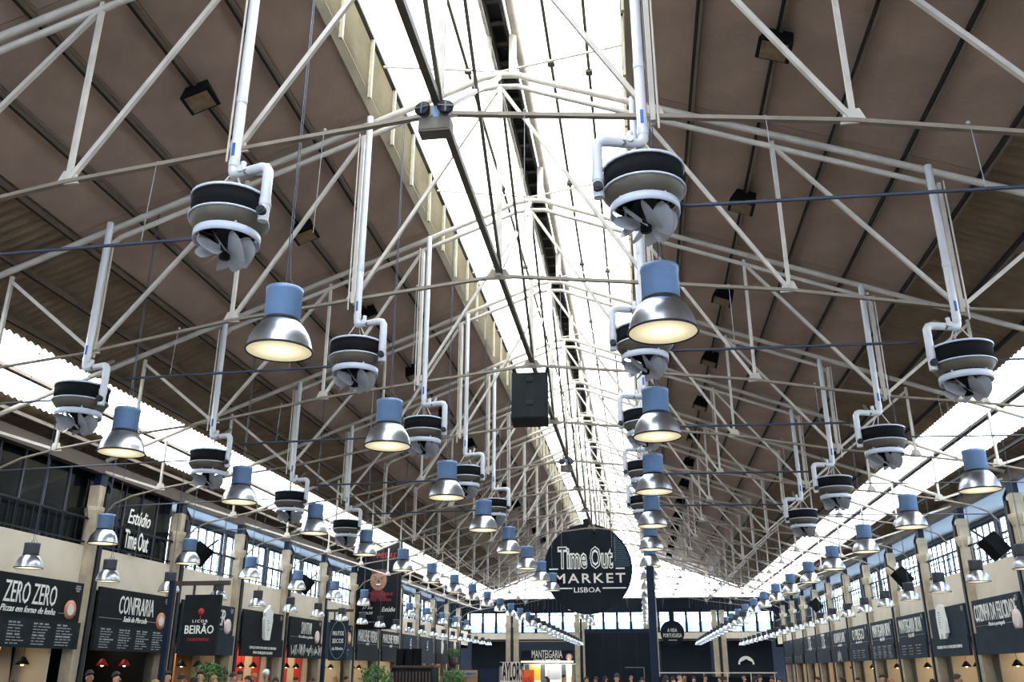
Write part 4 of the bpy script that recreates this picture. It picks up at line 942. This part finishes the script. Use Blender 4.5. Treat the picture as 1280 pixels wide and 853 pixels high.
PPL = [ # pixel x, pixel y of head top, distance in bays, where
 (18,851,4.2,'the pizza counter'), (113,838,4.6,'the sushi counter'), (146,840,4.7,'the sushi counter'), (195,850,4.4,'the liqueur sign post'), (210,839,5.3,'the liqueur sign post'),
 (228,843,5.0,'the burger counter'), (243,846,4.9,'the burger counter'), (252,838,5.6,'the burger counter'), (268,845,5.4,'the burger counter'), (282,838,6.0,'the ice cream counter'), (292,841,5.8,'the ice cream counter'),
 (300,838,6.2,'the ice cream counter'), (310,845,5.9,'the ice cream counter'), (318,842,6.5,'the striped stall'), (333,838,6.2,'the striped stall'), (345,847,5.6,'the striped stall'), (370,846,6.8,'the striped stall'), (390,848,7.2,'the nut shop sign'), (419,846,7.6,'the nut shop sign'), (433,846,7.9,'the nut shop sign'),
 (560,849,8.2,'the wicker kiosk'), (683,848,9.8,'the navy block'), (705,844,9.0,'the navy block'), (716,846,9.6,'the navy block'), (733,846,8.6,'the navy block'), (745,849,9.2,'the navy block'), (771,842,7.0,'the navy block'), (757,849,10.5,'the navy block'), (789,850,11.,'the banner post'), (803,849,8.3,'the banner post'),
 (832,845,7.2,'the banner post'), (841,847,8.4,'the round shop sign'), (849,842,9.4,'the round shop sign'), (856,849,10.5,'the round shop sign'), (867,846,9.8,'the round shop sign'), (881,844,10.2,'the round shop sign'), (900,846,9.6,'the arch sign'), (906,849,8.8,'the arch sign'), (930,848,10.4,'the arch sign'), (943,846,9.2,'the arch sign'), (949,844,8.6,'the arch sign'), (965,846,8.2,'the arch sign'), (974,848,8.0,'the arch sign'), (988,849,9.5,'the dark plain boards'), (1022,849,8.8,'the chalk figure sign'), (1052,847,8.6,'the chalk figure sign'), (1072,849,8.1,'the butter shop counters'), (1102,843,7.2,'the butter shop counters'), (1112,848,7.0,'the butter shop counters'), (1196,843,5.6,'the bread cutout sign'), (1165,849,6.4,'the bread cutout sign')]
rnd = random.Random(5)
seen = {}
for i, (u, v, Y, where) in enumerate(PPL):
    p = at(u, v, Y); h = min(1.92, max(1.52, p.z)); k = i % 8
    bald = (u == 333)
    hn = 'a white cap' if bald else ('fair hair' if i % 5 == 3 else 'dark hair')
    lb = 'person with %s in a %s top standing by %s' % (hn, CN[k], where)
    t = thing('person', lb, 'person', (p.x, p.y, 0), (0, 0, rnd.uniform(-1, 1)*2.6), 'people by ' + where); sc_ = h/1.80; t.scale = (sc_, sc_, sc_)
    a_, sm = SHIRT[k]
    bo = obj('body', BODY[(a_, 'skin2' if i % 4 == 1 else 'skin')], t)
    obj('face', cached('face', face_fn, 'skin', 'face'), t); obj('eyes', cached('eyes', eyes_fn, 'black', 'eyes'), t)
    obj('shirt', sm, t); obj('trousers', TROU[i % 2], t)
    if bald:
        obj('cap', cached('cap', lambda b: b.ball((0,0,0), (.105,.125,.10), 12, 8).box((0,-.14,-.0),(.13,.12,.012)), 'white', 'cap'), t, (0,-.01,1.73))
    else:
        lg = i % 3 == 0
        obj('hair', cached(('hair', lg, i % 5 == 3), hair_fn(lg), 'hairb' if i % 5 == 3 else 'hair', 'hair'), t, (0,.0,1.695))
